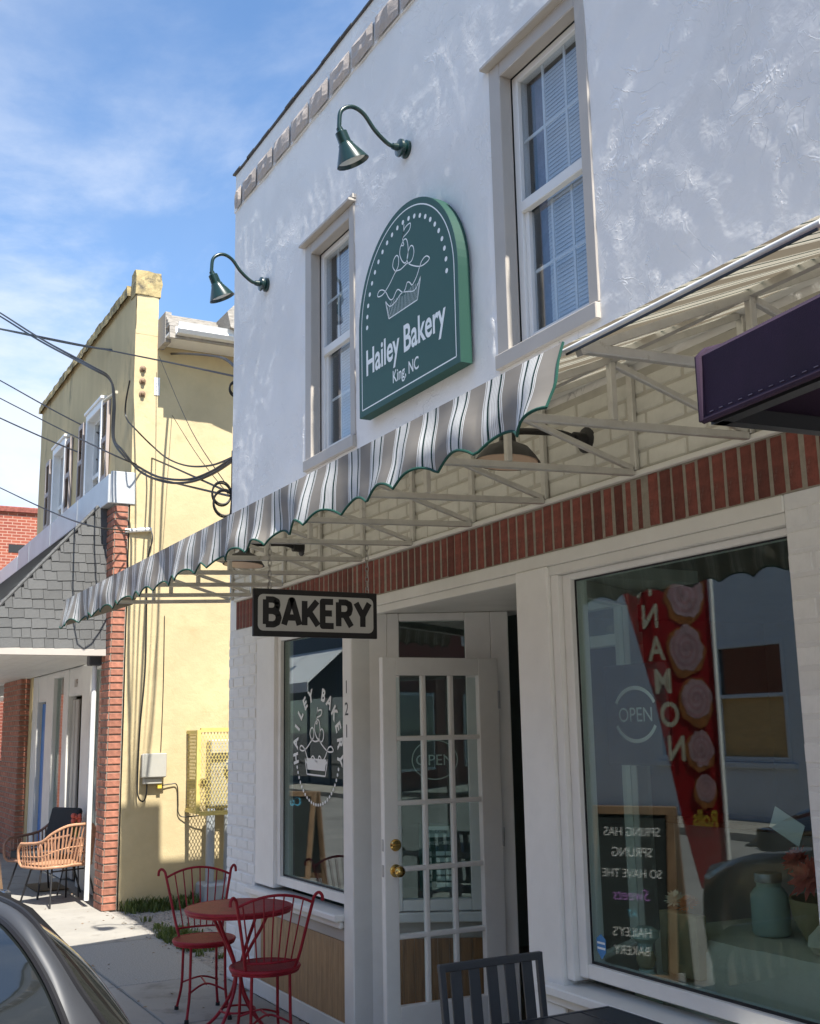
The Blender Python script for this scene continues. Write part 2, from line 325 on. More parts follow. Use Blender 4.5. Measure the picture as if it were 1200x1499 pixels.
M['cage'] = mat('yellow_cage_paint', (0.62, 0.50, 0.16), 0.6, 0.12, 10, dirt=((0.22, 0.10, 0.04), 9, 0.60, 0.72))
M['pvc'] = mat('grey_conduit', (0.33, 0.36, 0.38), 0.5, 0.05, 5)
M['cable'] = mat('black_cable', (0.012, 0.012, 0.012), 0.5)
M['pcable'] = mat('pale_cable', (0.55, 0.50, 0.38), 0.6)
M['redmetal'] = mat('red_wrought_iron', (0.29, 0.015, 0.027), 0.5, 0.3, 20, spec=0.25, bump=0.15, bscale=90)
M['rubber'] = mat('black_rubber', (0.015, 0.015, 0.015), 0.7)
M['slate'] = mat('slate_grey_metal', (0.045, 0.052, 0.062), 0.42, 0.1, 10)
M['navy'] = mat('dark_table_top', (0.018, 0.022, 0.028), 0.38, 0.2, 5, stretch=(1, 14, 1))
M['rattan'] = mat('rattan', (0.47, 0.25, 0.145), 0.55, 0.2, 30, bump=0.3, bscale=60)
M['rattan2'] = mat('brown_rattan', (0.24, 0.13, 0.09), 0.55, 0.2, 30, bump=0.3, bscale=60)
M['cushion'] = mat('charcoal_cushion', (0.035, 0.037, 0.04), 0.9, 0.1, 20, bump=0.2, bscale=200)
M['purple'] = mat('dark_purple_canvas', (0.026, 0.009, 0.030), 0.85, 0.25, 6, bump=0.25, bscale=300)
M['stitch'] = mat('pale_stitching', (0.22, 0.18, 0.23), 0.8, 0.6, 4)
M['carpaint'] = mat('dark_grey_car_paint', (0.025, 0.027, 0.032), 0.25, metal=0.35, coat=1.0, spec=0.6)
M['cartrim'] = mat('grey_car_trim', (0.040, 0.043, 0.050), 0.5)
M['carglass'] = mat('tinted_car_glass', (0.010, 0.012, 0.012), 0.02, spec=1.0, coat=1.0)
M['tail'] = mat('red_tail_light', (0.30, 0.008, 0.012), 0.12, coat=1.0)
M['tyre'] = mat('tyre_rubber', (0.02, 0.02, 0.02), 0.85)
M['coral'] = mat('coral_petals', (0.70, 0.16, 0.11), 0.6, 0.25, 40, trans=0.25)
M['orange'] = mat('orange_petals', (0.75, 0.24, 0.08), 0.6, 0.2, 40, trans=0.2)
M['mint'] = mat('mint_glazed_jar', (0.48, 0.60, 0.53), 0.35)
M['cloth'] = mat('cream_cloth', (0.80, 0.73, 0.56), 0.8, 0.08, 8, bump2=0.5, b2scale=10)
M['burlap'] = mat('kraft_box', (0.40, 0.32, 0.17), 0.8, 0.1, 20)
M['chalk'] = mat('chalkboard', (0.020, 0.026, 0.026), 0.7, 0.3, 6)
M['chalkw'] = mat('white_chalk', (0.75, 0.75, 0.74), 0.9)
M['chalkb'] = mat('blue_chalk', (0.10, 0.42, 0.62), 0.9)
M['chalkp'] = mat('purple_chalk', (0.42, 0.20, 0.55), 0.9)
M['frame'] = mat('brown_wood_frame', (0.23, 0.145, 0.085), 0.6, 0.3, 8)
M['flagred'] = mat('red_flag', (0.52, 0.012, 0.022), 0.6, trans=0.25)
M['flagpink'] = mat('pink_icing_print', (0.78, 0.55, 0.60), 0.6, 0.4, 9, trans=0.2)
M['flagswirl'] = mat('dusky_pink_swirl_print', (0.62, 0.34, 0.38), 0.6, 0.4, 9)
M['flagorange'] = mat('orange_roll_print', (0.55, 0.22, 0.07), 0.6, 0.3, 14, trans=0.2)
M['flagcream'] = mat('cream_letter_print', (0.72, 0.68, 0.52), 0.6)
M['flagyellow'] = mat('yellow_letter_print', (0.70, 0.52, 0.06), 0.6)
M['ply'] = mat('plywood', (0.60, 0.38, 0.16), 0.7, 0.25, 5, stretch=(1, 1, 6))
M['facadewhite'] = mat('white_block_wall', (0.62, 0.65, 0.68), 0.7, 0.08, 1.5, bump=0.3, bscale=30)
M['navyfacade'] = mat('navy_facade', (0.022, 0.045, 0.085), 0.6, 0.1, 2)
M['greyfacade'] = mat('pale_grey_facade', (0.42, 0.42, 0.40), 0.7, 0.15, 1.5)
M['awnwhite'] = mat('white_awning_canvas', (0.72, 0.74, 0.76), 0.7, 0.04, 3, trans=0.2)
M['mat'] = mat('door_mat', (0.16, 0.115, 0.06), 0.95, 0.3, 40, bump=0.6, bscale=200)
M['sticker'] = mat('sticker_blue', (0.04, 0.22, 0.50), 0.4)
M['winink'] = mat('vinyl_decal', (0.82, 0.84, 0.83), 0.5)
M['warmlit'] = mat('warm_lit_reflector', (0.66, 0.47, 0.33), 0.4)  # white inner reflector of the barn lights, warm bounce put into its colour

def stripes(trans=0.38):
    """awning fabric: taupe bands, white bands with dark green pin lines, period 0.174 m along x"""
    m = bpy.data.materials.new('striped_awning_canvas'); m.use_nodes = True; nt = m.node_tree; N = nt.nodes; L = nt.links; b = N['Principled BSDF']; b.inputs['Roughness'].default_value = 0.85
    at = N.new('ShaderNodeAttribute'); at.attribute_name = 'run'
    d = N.new('ShaderNodeMath'); d.operation = 'DIVIDE'; d.inputs[1].default_value = 0.174; L.new(at.outputs['Fac'], d.inputs[0])
    fr = N.new('ShaderNodeMath'); fr.operation = 'FRACT'; L.new(d.outputs[0], fr.inputs[0])
    cr = N.new('ShaderNodeValToRGB'); cr.color_ramp.interpolation = 'CONSTANT'; L.new(fr.outputs[0], cr.inputs[0])
    T = (0.28, 0.255, 0.22); Wt = (0.80, 0.80, 0.77); G = (0.006, 0.038, 0.030); G2 = (0.46, 0.45, 0.42)
    seq = [(0, T), (.44, Wt), (.465, T), (.485, Wt), (.570, G), (.625, Wt), (.640, G2), (.655, Wt), (.685, G2), (.70, Wt), (.73, G2), (.745, Wt), (.775, G2), (.79, Wt), (.82, G2), (.835, Wt), (.850, G), (.905, Wt), (.93, T), (.95, Wt), (.975, T)]
    e = cr.color_ramp.elements; e[0].position = 0; e[0].color = (*T, 1); e[1].position = seq[1][0]; e[1].color = (*seq[1][1], 1)
    for p, c in seq[2:]: q = e.new(p); q.color = (*c, 1)
    n = N.new('ShaderNodeTexNoise'); n.inputs['Scale'].default_value = 5; n.inputs['Detail'].default_value = 6
    mr = N.new('ShaderNodeMapRange'); mr.inputs[1].default_value = .3; mr.inputs[2].default_value = .7; mr.inputs[3].default_value = .88; mr.inputs[4].default_value = 1.0; L.new(n.outputs[0], mr.inputs[0])
    mu = N.new('ShaderNodeMix'); mu.data_type = 'RGBA'; mu.blend_type = 'MULTIPLY'; mu.inputs[0].default_value = 1; L.new(cr.outputs[0], mu.inputs[6])
    cc = N.new('ShaderNodeCombineColor')
    for k in range(3): L.new(mr.outputs[0], cc.inputs[k])
    L.new(cc.outputs[0], mu.inputs[7]); L.new(mu.outputs[2], b.inputs['Base Color'])
    tr = N.new('ShaderNodeBsdfTranslucent'); tw = N.new('ShaderNodeMix'); tw.data_type = 'RGBA'; tw.blend_type = 'MULTIPLY'; tw.inputs[0].default_value = 1; tw.inputs[7].default_value = (.80, .74, .60, 1); L.new(mu.outputs[2], tw.inputs[6]); L.new(tw.outputs[2], tr.inputs[0]); ms = N.new('ShaderNodeMixShader'); ms.inputs[0].default_value = trans
    L.new(b.outputs[0], ms.inputs[1]); L.new(tr.outputs[0], ms.inputs[2]); L.new(ms.outputs[0], N['Material Output'].inputs[0])
    return m
M['stripe'] = stripes(); M['valance'] = stripes(0.06)

# ------------------------------------------------------------------ ground
ux, uy, uz = Vector((1, 0, 0)), Vector((0, 1, 0)), Vector((0, 0, 1))
SWY = -2.15
tag(MB().add([(-700, -700, -.13), (700, -700, -.13), (700, 700, -.13), (-700, 700, -.13)], [(0, 1, 2, 3)]).build('road', M['asphalt']), kind='structure')
sw = MB().box(-60, 30, SWY, .30, -.30, -.012).build('sidewalk', M['concrete2']); tag(sw, kind='structure')
kerb = MB().box(-60, 30, SWY-.16, SWY-.004, -.30, -.006).build('kerb', M['concrete'], bevel=.012); tag(kerb, kind='structure')
def slab(x0, x1, y0, y1, m='concrete', z=0.0):
    g = .006
    return MB().box(x0+g, x1-g, y0+g, y1-g, -.05, z+random.uniform(-.002, .002)).build('paving_slab', M[m], sw, bevel=.006)
xj = [-60, -40, -30, -24, -20, -17.4, -15.6, -13.6, -11.75, -9.72, -8.06, -6.85, -5.55, -4.2, -2.9, -1.6, 0, 1.6, 30]
for i in range(len(xj)-1):
    a, b = xj[i], xj[i+1]
    agg = (a == -9.72)
    slab(a, b, -.73, .0 if b > -7.9 or b <= -11.7 else .03, 'concrete2' if agg else 'concrete')
    slab(a, b, SWY, -.73)
# alley between the two buildings
al = MB().add([(-11.4, .03, -.008), (-7.93, .03, -.008), (-7.93, 14, .03), (-11.4, 14, .03)], [(0, 1, 2, 3)]).build('alley_gravel', M['gravel']); tag(al, kind='structure')
def weeds():
    mb = MB(); rnd = random.Random(3)
    for c in range(330):
        if c < 240: x, y, h = -11.38+abs(rnd.gauss(0, .14)), rnd.uniform(.16, 2.4), rnd.uniform(.03, .13)
        else: x, y, h = rnd.gauss(-9.5, .35), rnd.uniform(.05, .34), rnd.uniform(.02, .07)
        for k in range(14):
            a = rnd.uniform(0, 2*pi); l = h*rnd.uniform(.6, 1.3); sp = l*rnd.uniform(.2, .9); w = rnd.uniform(.003, .009)
            bx, by = x+rnd.uniform(-.04, .04), y+rnd.uniform(-.04, .04); px, py = -sin(a)*w, cos(a)*w
            mb.add([(bx-px, by-py, -.01), (bx+px, by+py, -.01), (bx+cos(a)*sp*.6+px*.8, by+sin(a)*sp*.6+py*.8, l*.75), (bx+cos(a)*sp, by+sin(a)*sp, l*.9), (bx+cos(a)*sp*.6-px*.8, by+sin(a)*sp*.6-py*.8, l*.75)], [(0, 1, 2, 3, 4)])
    return mb
tag(weeds().build('weeds', M['grass']), 'low green weeds growing along the yellow wall and alley edge', 'weeds', kind='stuff')
def pebbles():
    mb = MB(); rnd = random.Random(5)
    for c in range(900):
        x, y, s_ = rnd.uniform(-11.3, -8.0), rnd.uniform(.05, 1.6), rnd.uniform(.006, .018); z = -.006
        v = [(x+s_*rnd.uniform(.6, 1), y, z), (x, y+s_*rnd.uniform(.6, 1), z), (x-s_*rnd.uniform(.6, 1), y, z), (x, y-s_*rnd.uniform(.6, 1), z), (x, y, z+s_*.8)]
        mb.add(v, [(0, 1, 4), (1, 2, 4), (2, 3, 4), (3, 0, 4)])
    return mb
tag(pebbles().build('loose_gravel', M['gravel']), 'loose grey pebbles in the alley beside the bakery', 'gravel', kind='stuff')

def litter():
    mb = MB(); rnd = random.Random(15)
    for c in range(170):
        x = rnd.uniform(-13, -5.6); y = rnd.choice((rnd.uniform(-.06, -.01), rnd.uniform(-1.2, 0), -.73+rnd.uniform(-.02, .02))); a = rnd.uniform(0, 6.28); l = rnd.uniform(.006, .022); w = l*rnd.uniform(.25, .6)
        c_, s_ = cos(a), sin(a); mb.add([(x-c_*l, y-s_*l, .004), (x-s_*w, y+c_*w, .006+rnd.uniform(0, .006)), (x+c_*l, y+s_*l, .004), (x+s_*w, y-c_*w, .005)], [(0, 1, 2, 3)])
    return mb
tag(litter().build('leaf_litter', M['frame']), 'tiny dry leaf scraps scattered on the sidewalk', 'litter', kind='stuff')

# ------------------------------------------------------------------ bakery
XL, XR = -7.93, 1.6
BK = thing('bakery_building', 'white stuccoed two storey bakery building with arched green sign', 'building', (-4, 0, 0))
def ln(lo, hi, step, cuts):
    pts = sorted(set([lo, hi]+[c for c in cuts if lo < c < hi])); out = []
    for a, b in zip(pts, pts[1:]):
        n = max(1, round((b-a)/step)); out += [a+(b-a)*i/n for i in range(n)]
    return out+[hi]
WL = (-6.40, -5.81, 3.42, 4.83); WR = (-4.093, -3.49, 3.42, 4.83)
def stucco_wall():
    gx = ln(XL, XR, .03, [WL[0], WL[1], WR[0], WR[1]]); gz = ln(3.06, 6.12, .03, [WL[2], WL[3]])
    mb = MB(); nx = len(gx)
    def h(x, z):
        p = Vector((x*1.0, 0.3, z*1.0))
        a = noise.noise(p*1.1)*.006+noise.noise(p*3.7)*.0025
        r = noise.noise(Vector((x*5.2+z*1.7, 4.1, z*4.1-x*1.2))); r2 = noise.noise(Vector((x*11+z*5, 9.1, z*9-x*4)))
        a += max(0, .22-abs(r))*.014+max(0, .15-abs(r2))*.010
        for wx0, wx1, wz0, wz1 in (WL, WR):      # lumpy plaster built up against the window trim
            if wz0-.2 < z < wz1+.15:
                dl = abs(x-(wx0-.135)); a += max(0, 1-dl/.035)*(.012+.012*noise.noise(Vector((x*20, 2, z*16))))
        e = 1.0
        if z > 6.06 or x < XL+.03: e = .2
        return -a*e+.004
    for z in gz:
        for x in gx: mb.v.append((x, h(x, z), z))
    for j in range(len(gz)-1):
        for i in range(nx-1):
            xm, zm = (gx[i]+gx[i+1])/2, (gz[j]+gz[j+1])/2
            if any(a < xm < b and c < zm < d for a, b, c, d in (WL, WR)): continue
            mb.f.append((j*nx+i, j*nx+i+1, (j+1)*nx+i+1, (j+1)*nx+i))
    return mb
sw_ = stucco_wall().build('stucco_wall', M['stucco'], BK)
sw_.data.polygons.foreach_set('use_smooth', [True]*len(sw_.data.polygons))
mb = MB()     # body of the building behind the front skin
mb.box(XL+.001, XL+.25, .012, 9, 0, 5.6); mb.box(XL+.001, XR, .30, 9, 5.42, 5.6); mb.box(XL+.002, XR, .02, .37, 5.2, 6.118); mb.box(XR-.2, XR, .3, 9, 0, 5.42); mb.box(XL+.25, XR-.2, 8.8, 9, 0, 5.42)
mb.box(XL+.25, XR-.2, .3, 8.8, 2.62, 2.80)
mb.build('side_walls', M['stucco'], BK)
mb = MB()     # uneven metal flashing along the roof edge
n = 60; rnd = random.Random(2)
for i in range(n):
    x0, x1 = XL-.02+(XR-XL)*i/n, XL-.02+(XR-XL)*(i+1)/n; z = 6.118+rnd.uniform(0, .007); mb.box(x0, x1-.002, -.010-rnd.uniform(0, .008), .40, z, z+.013)
mb.build('roof_flashing', M['cap'], BK)
# row of tan stone blocks under the roof edge
def rough_block(w, h, seed):
    mb = MB(); rnd = random.Random(seed); nx, nz = 6, 4
    for j in range(nz+1):
        for i in range(nx+1):
            e = (i in (0, nx)) or (j in (0, nz))
            mb.v.append((-w/2+w*i/nx+(rnd.uniform(-.004, .004) if not e else 0), -.004 if e else -.012-rnd.uniform(0, .014), -h/2+h*j/nz+(rnd.uniform(-.004, .004))))
    for j in range(nz):
        for i in range(nx): k = j*(nx+1)+i; mb.f.append((k, k+1, k+nx+2, k+nx+1))
    return mb.mesh('stone_block', M['block'], smooth=False)
blocks = [rough_block(.30, .158, s) for s in range(5)]
x = XL+.06; row = MB().box(XL+.0005, XR, -.007, .01, 5.790, 5.95).build('stone_course', M['wmortar'], BK)
i = 0
while x < XR-.2:
    w = .30 if i else .13
    inst('stone_block', blocks[i % 5], (x+w/2, -.016, 5.87), row, sc=(w/.30, 1, 1)); x += w+.032; i += 1

def upper_window(o, lab):
    x0, x1, z0, z1 = o
    w = MB().box(x0, x0+.045, .07, .13, z0, z1).box(x1-.045, x1, .07, .13, z0, z1).box(x0+.045, x1-.045, .07, .13, z1-.035, z1).box(x0+.045, x1-.045, .07, .13, z0, z0+.03)
    zm = (z0+z1)/2+.0
    w.box(x0+.045, x1-.045, .064, .10, zm-.02, zm+.035)                                   # meeting rail
    w.box(x0+.045, x0+.075, .085, .12, z0+.03, zm-.02).box(x1-.075, x1-.045, .085, .12, z0+.03, zm-.02).box(x0+.075, x1-.075, .085, .12, z0+.03, z0+.075)
    p = w.build('window', M['vinyl'], BK, bevel=.003); tag(p, lab)
    t = MB().box(x0-.095, x0, -.004, .066, z0, z1+.075).build('side_trim', M['tan'], p, bevel=.004)
    t = MB().box(x1, x1+.068, -.004, .066, z0, z1+.075).build('side_trim', M['tan'], p, bevel=.004)
    t = MB().box(x0+.0005, x1-.0005, -.003, .066, z1, z1+.073).build('head_trim', M['tan'], p, bevel=.004)
    t = MB().box(x0-.115, x1+.085, -.045, .03, z1+.076, z1+.094).box(x0-.125, x1+.09, -.02, .03, z1+.095, z1+.125).build('drip_cap', M['tan'], p, bevel=.003)
    t = MB().box(x0-.095, x1+.068, -.022, .066, z0-.075, z0-.002).build('sill', M['tan'], p, bevel=.004)
    for a, b, y in ((zm+.035, z1-.035, .092), (z0+.075, zm-.02, .105)):
        u0, u1 = (x0+.045, x1-.045) if y < .1 else (x0+.075, x1-.075)
        MB().box(u0, u1, y, y+.003, a, b).build('pane', M['glassup'], p)
        mbm = MB()
        for k in (1, 2): xx = u0+(u1-u0)*k/3; mbm.box(xx-.008, xx+.008, y+.006, y+.012, a, b)
        zz = (a+b)/2; mbm.box(u0, u1, y+.0065, y+.0125, zz-.008, zz+.008)
        mbm.build('muntin', M['vinyl'], p)
    bl = MB(); z = z0+.06
    while z < z1-.05:
        bl.add([(x0+.14, .15, z), (x1-.01, .15, z), (x1-.01, .1545, z+.0225), (x0+.14, .1545, z+.0225)], [(0, 1, 2, 3)]); z += .0205
    tag(bl.build('blind_slats', M['blind'], p), kind='stuff')
    MB().box(x0+.05, x0+.13, .17, .19, z0, z1).build('curtain', M['curtain'], p)
    r = MB().box(x0-.1, x1+.1, .135, 1.2, z0-.1, z1+.1); r.f = [r.f[0], r.f[1], r.f[3], r.f[4], r.f[5]]
    r.build('room_shell', M['roomwall'], p)
upper_window(WL, 'upper window beside the arched sign, on its left'); upper_window(WR, 'upper window between arched sign and striped awning end')

def chamfer_brick(l, h, d, m, nm='brick', bev=.006): return MB().box(-l/2, l/2, 0, d, -h/2, h/2).mesh(nm, m, bevel=bev)
WB = chamfer_brick(.205, .064, .03, M['wbrick']); CB = chamfer_brick(.205, .064, .03, M['cbrick']); SB = chamfer_brick(.0575, .2, .03, M['rbrick'], bev=.004)
def brick_field(name, x0, x1, z0, z1, me, mort, parent, yb=0.0, L_=.205, P_=.216, course=.0745, xlim=None):
    p = MB().box(x0+.0006, x1-.0006, yb+.0035, yb+.28, z0, z1).build(name, mort, parent); rnd = random.Random(hash(name) % 999)
    k = 0; z = z0+course/2
    while z < z1-.02:
        x = x0-(P_/2 if k % 2 else 0)
        while x < x1-.01:
            a, b = max(x, x0+.002), min(x+L_, (xlim or x1)-.002)
            if b-a > .03: inst('brick', me, ((a+b)/2, yb+rnd.uniform(-.003, .001), z+rnd.uniform(-.0015, .0015)), p, sc=((b-a)/L_, 1, 1), rot=(rnd.uniform(-.02, .02), 0, rnd.uniform(-.012, .012)))
            x += P_
            if xlim and x > xlim: break
        z += course; k += 1
    return p
random.seed(4)
brick_field('brick_pier', XL, -7.372, 0, 2.43, WB, M['wmortar'], BK)
brick_field('brick_pier', -2.54, XR, 0, 2.43, WB, M['wmortar'], BK, xlim=-1.6)
brick_field('brick_band', XL, XR, 2.662, 3.06, CB, M['cmortar'], BK, xlim=-1.2)
sc_ = MB().box(-7.79, XR, .001, .25, 2.431, 2.636).build('soldier_course', M['rmortar'], BK)
x = -7.785; rnd = random.Random(8)
MB().box(XL+.001, -7.792, .002, .25, 2.431, 2.66).build('corner_block', M['wbrick'], BK, bevel=.004)
while x < -.9:
    inst('brick', SB, (x+.029, rnd.uniform(-.004, .001), 2.5335+rnd.uniform(-.002, .002)), sc_, rot=(0, rnd.uniform(-.012, .012), rnd.uniform(-.03, .03)), sc=(rnd.uniform(.94, 1.04), 1, 1)); x += .0685
MB().box(-7.79, XR, -.022, .25, 2.637, 2.658).build('ledger_strip', M['offwhite'], BK, bevel=.003)

# shopfront woodwork
SF = MB()
SF.box(-7.372, -2.54, -.005, .16, 2.372, 2.430)        # head
SFo = SF.build('shopfront_head', M['offwhite'], BK, bevel=.004)
MB().box(-7.372, -2.54, .0, .05, 2.33, 2.371).build('head_moulding', M['offwhite'], BK, bevel=.003)
def shop_window(x0, x1, g, lab, sillx):
    """opening x0..x1, glass rectangle g = (gx0, gx1, gz0, gz1)"""
    a, b, c, d = g
    w = MB().box(x0, a-.055, .004, .12, .70, 2.33).box(b+.05, x1, .004, .12, .70, 2.33) if b+.05 < x1 else MB().box(x0, a-.055, .004, .12, .70, 2.33)
    w.box(a-.0545, a, .028, .12, c-.055, 2.329).box(b, min(b+.0495, x1-.001), .028, .12, c-.055, 2.329).box(a, b, .030, .12, d, 2.329).box(a, b, .030, .12, c-.054, c)
    p = w.build('shop_window', M['white'], BK, bevel=.004); tag(p, lab)
    MB().box(a-.012, b+.012, .060, .066, c-.012, d+.012).build('pane', M['glass'], p)
    gk = MB()
    for q in ((a, a+.006, c, d), (b-.006, b, c, d), (a+.006, b-.006, c, c+.010), (a+.006, b-.006, d-.006, d)): gk.box(q[0], q[1], .052, .058, q[2], q[3])
    gk.build('gasket', M['black'], p)
    MB().box(sillx[0], sillx[1], -.065, .12, .64, .678).box(sillx[0]+.01, sillx[1]-.01, -.03, .0, .60, .639).build('sill', M['white'], p, bevel=.006)
    return p
SW1 = shop_window(-7.371, -5.93, (-6.985, -5.93, .777, 2.292), 'left shop window with white round bakery decal', (-7.39, -5.935))
SW2 = shop_window(-3.858, -2.541, (-3.752, -2.56, .772, 2.302), 'large right shop window with cloth covered display', (-3.985, -2.50))
MB().box(-5.929, -5.805, -.012, .11, 0, 2.371).build('corner_post', M['white'], BK, bevel=.006)
MB().box(-4.098, -3.859, -.014, .14, 0, 2.371).build('entrance_post', M['white'], BK, bevel=.006)
# panels under the windows
def apron(x0, x1):
    p = MB().box(x0, x1, .02, .12, .0, .60).build('apron', M['tan'], BK)
    MB().box(x0, x1, .002, .0195, .53, .599).build('rail', M['greige'], p, bevel=.003)
    MB().box(x0, x1, -.004, .0195, .0, .10).build('base_board', M['offwhite'], p, bevel=.004)
    MB().box(x0, x0+.12, .002, .0195, .101, .529).build('stile', M['greige'], p, bevel=.003)
    s_ = MB(); x = x0+.122; rnd = random.Random(1)
    while x < x1-.014: d = rnd.uniform(0, .0015); s_.box(x, x+.0105, .004+d, .0195, .102, .528); x += .0135
    tag(s_.build('wood_slats', M['wood'], p), 'narrow vertical pine slats', kind='stuff')
apron(-7.371, -5.93); apron(-3.858, -2.541)
# recessed entrance: angled window, jamb, ceiling, door
U = Vector((.48, .877, 0)).normalized(); NW = Vector((.877, -.48, 0)).normalized(); P0 = Vector((-5.835, .05, 0))
def fb(mb, s0, s1, w0, w1, z0, z1): return mb.fbox(P0, U, NW, uz, s0, s1, w0, w1, z0, z1)
mb = MB(); fb(mb, -.02, .165, -.10, .0, 0, 2.36); fb(mb, .77, .872, -.10, .012, 0, 2.36)
mb.build('recess_post', M['white'], BK, bevel=.004)
mb = MB(); fb(mb, .166, .235, -.07, .008, .70, 2.36); fb(mb, .62, .769, -.07, .008, .70, 2.36); fb(mb, .2355, .6195, -.07, .007, .70, .76); fb(mb, .2355, .6195, -.07, .007, 2.315, 2.36)
AW = mb.build('entrance_window', M['white'], BK, bevel=.004)
mb = MB(); fb(mb, .23, .63, -.04, -.034, .755, 2.32); mb.build('pane', M['glass'], AW)
mb = MB(); fb(mb, .166, .769, -.09, .045, .645, .695); mb.build('sill', M['white'], AW, bevel=.005)
ap = MB(); fb(ap, .166, .769, -.09, -.004, 0, .644); ap = ap.build('entrance_apron', M['greige'], BK)
mb = MB(); s = .168; rnd = random.Random(6)
while s < .765: fb(mb, s, s+.062, -.0035, .006+rnd.uniform(0, .002), .06, .555); s += .064
mb.build('boards', M['wood2'], ap)
# jamb and back of the entrance
E_ = P0+U*.875-ux*.055
mb = MB().box(E_.x+.061, -4.40, .88, .96, 2.10, 2.16).box(-4.46, -4.40, .88, .96, 0, 2.099).box(E_.x+.061, -4.40, .88, .96, 2.30, 2.36)
mb.build('door_frame', M['offwhite'], BK, bevel=.004)
MB().box(E_.x+.061, -4.40, .915, .92, 2.161, 2.299).build('transom_pane', M['glass'], BK)
mb = MB(); P1 = Vector((-4.06, .15, 0)); U2 = Vector((-.40, .75, 0)).normalized(); N2 = Vector((-.75, -.40, 0)).normalized()
for q in ((0, .12, 0, 2.36), (.70, .83, 0, 2.36), (.1205, .6995, 0, .70), (.1205, .6995, 2.28, 2.36)): mb.fbox(P1, U2, N2, uz, q[0], q[1], -.08, .0, q[2], q[3])
mb.build('recess_side', M['offwhite'], BK, bevel=.004)
MB().fbox(P1, U2, N2, uz, .12, .70, -.05, -.045, .70, 2.28).build('recess_pane', M['glass'], BK)
MB().box(-5.86, -4.0, .09, .98, 2.362, 2.42).build('recess_ceiling', M['offwhite'], BK)
MB().box(-5.9, -4.0, .0, 1.0, -.02, .004).build('entrance_floor', M['concrete'], BK)
# room behind the shop front
r = MB().box(-7.65, -1.2, .3, 5.2, .002, 2.61); r.f = [r.f[0], r.f[1], r.f[3], r.f[4], r.f[5]]; r.build('shop_room', M['roomwall'], BK)
MB().box(-7.65, -1.2, .3, 5.2, .001, .006).build('shop_floor', M['roomfloor'], BK)
MB().box(-7.35, -7.05, .14, .16, .7, 2.33).build('window_curtain', M['curtain'], BK)

# open glazed door
DR = thing('glazed_door', 'white fifteen pane glazed door standing open in the bakery entrance', 'door', (-5.405, .70, 0))
DU = Vector((-.05, -1, 0)).normalized(); DN = Vector((1, -.05, 0)).normalized(); DO = Vector((-5.405, .70, .0))
def db(mb, a, b, c, d, z0, z1): return mb.fbox(DO, DU, DN, uz, a, b, c, d, z0, z1)
DW = .72; zt, zb = 2.082, .04; pa, pb = .125, .64; za, zc = .29, 1.985
mb = MB(); db(mb, 0, pa, 0, .045, zb, zt); db(mb, pb, DW, 0, .045, zb, zt); db(mb, pa+.0003, pb-.0003, .0004, .0446, zc, zt-.0003); db(mb, pa+.0003, pb-.0003, .0004, .0446, zb, za)
mb.build('door_leaf', M['white'], DR, bevel=.003)
mb = MB()
for k in (1, 2): s = pa+(pb-pa)*k/3; db(mb, s-.013, s+.013, .006, .040, za, zc)
mb.build('muntin', M['white'], DR, bevel=.005)
for k in (1, 2, 3, 4): z = za+(zc-za)*k/5; mb = MB(); db(mb, pa+.0004, pb-.0004, .005, .041, z-.013, z+.013); mb.build('muntin', M['white'], DR, bevel=.005)
for i in range(3):
    for j in range(5):
        a, b = pa+(pb-pa)*i/3+.011, pa+(pb-pa)*(i+1)/3-.011; c, d = za+(zc-za)*j/5+.011, za+(zc-za)*(j+1)/5-.011
        mb = MB(); db(mb, a, b, .021, .025, c, d); mb.build('pane', M['glassdoor'], DR)
for z, r_, n_ in ((.965, .027, 'knob'), (1.095, .026, 'deadbolt')):
    c = DO+DU*(DW-.062)+uz*z+DN*.045
    prof = [(.033, 0), (.033, .006), (.014, .010), (.012, .03), (.022, .036), (.029, .048), (.027, .06), (.015, .068), (.0, .069)] if n_ == 'knob' else [(.031, 0), (.031, .008), (.024, .016), (.0, .018)]
    k = MB().lathe(prof, c, DN, 24).build(n_, M['brass'], DR, smooth=True)
    if n_ == 'deadbolt': MB().fbox(c+DN*.018, DU, uz, DN, -.014, .014, -.005, .005, 0, .012).build('thumb_turn', M['brass'], k, bevel=.002)
for z in (.965, 1.095): mb = MB(); db(mb, DW, DW+.002, .012, .034, z-.03, z+.03); mb.build('latch_plate', M['steel'], DR)
for z in (.3, 1.1, 1.85): mb = MB(); mb.tube([DO+DN*.05+uz*(z-.05), DO+DN*.05+uz*(z+.05)], .007); mb.build('hinge', M['steel'], DR)

# ------------------------------------------------------------------ striped awning
AX0, AX1 = -7.86, -2.07          # striped valance; bare front rail goes on to the right
AW_ = thing('striped_awning', 'taupe and white striped awning with scalloped green edged valance over the bakery shopfront', 'awning', (-5, 0, 2.6))
FY, FZ, WZ = -1.2, 2.60, 3.10
ribx = [-2.05-.598*k for k in range(10)]+[-7.86]
barz = lambda y: 2.652+.045*y
for k, x in enumerate(ribx):
    rb = MB().bar((x, -.025, barz(0)), (x, FY+.012, barz(FY)), .024, .026).build('rib', M['alu'], AW_, bevel=.003)
    MB().bar((x, -.6, barz(-.6)+.013), (x, -.6, 2.832), .024, .024).build('strut', M['alu'], rb, bevel=.003)
    MB().bar((x+.001, -.585, 2.825), (x+.001, -.03, barz(0)+.016), .02, .022).build('diagonal', M['alu'], rb, bevel=.003)
    MB().bar((x, FY+.01, FZ-.012), (x, -.03, WZ-.02), .022, .022).build('rafter', M['alu'], rb)
    MB().box(x-.016, x+.016, -.024, -.002, 2.66, WZ-.02).build('wall_post', M['alu'], rb, bevel=.003)
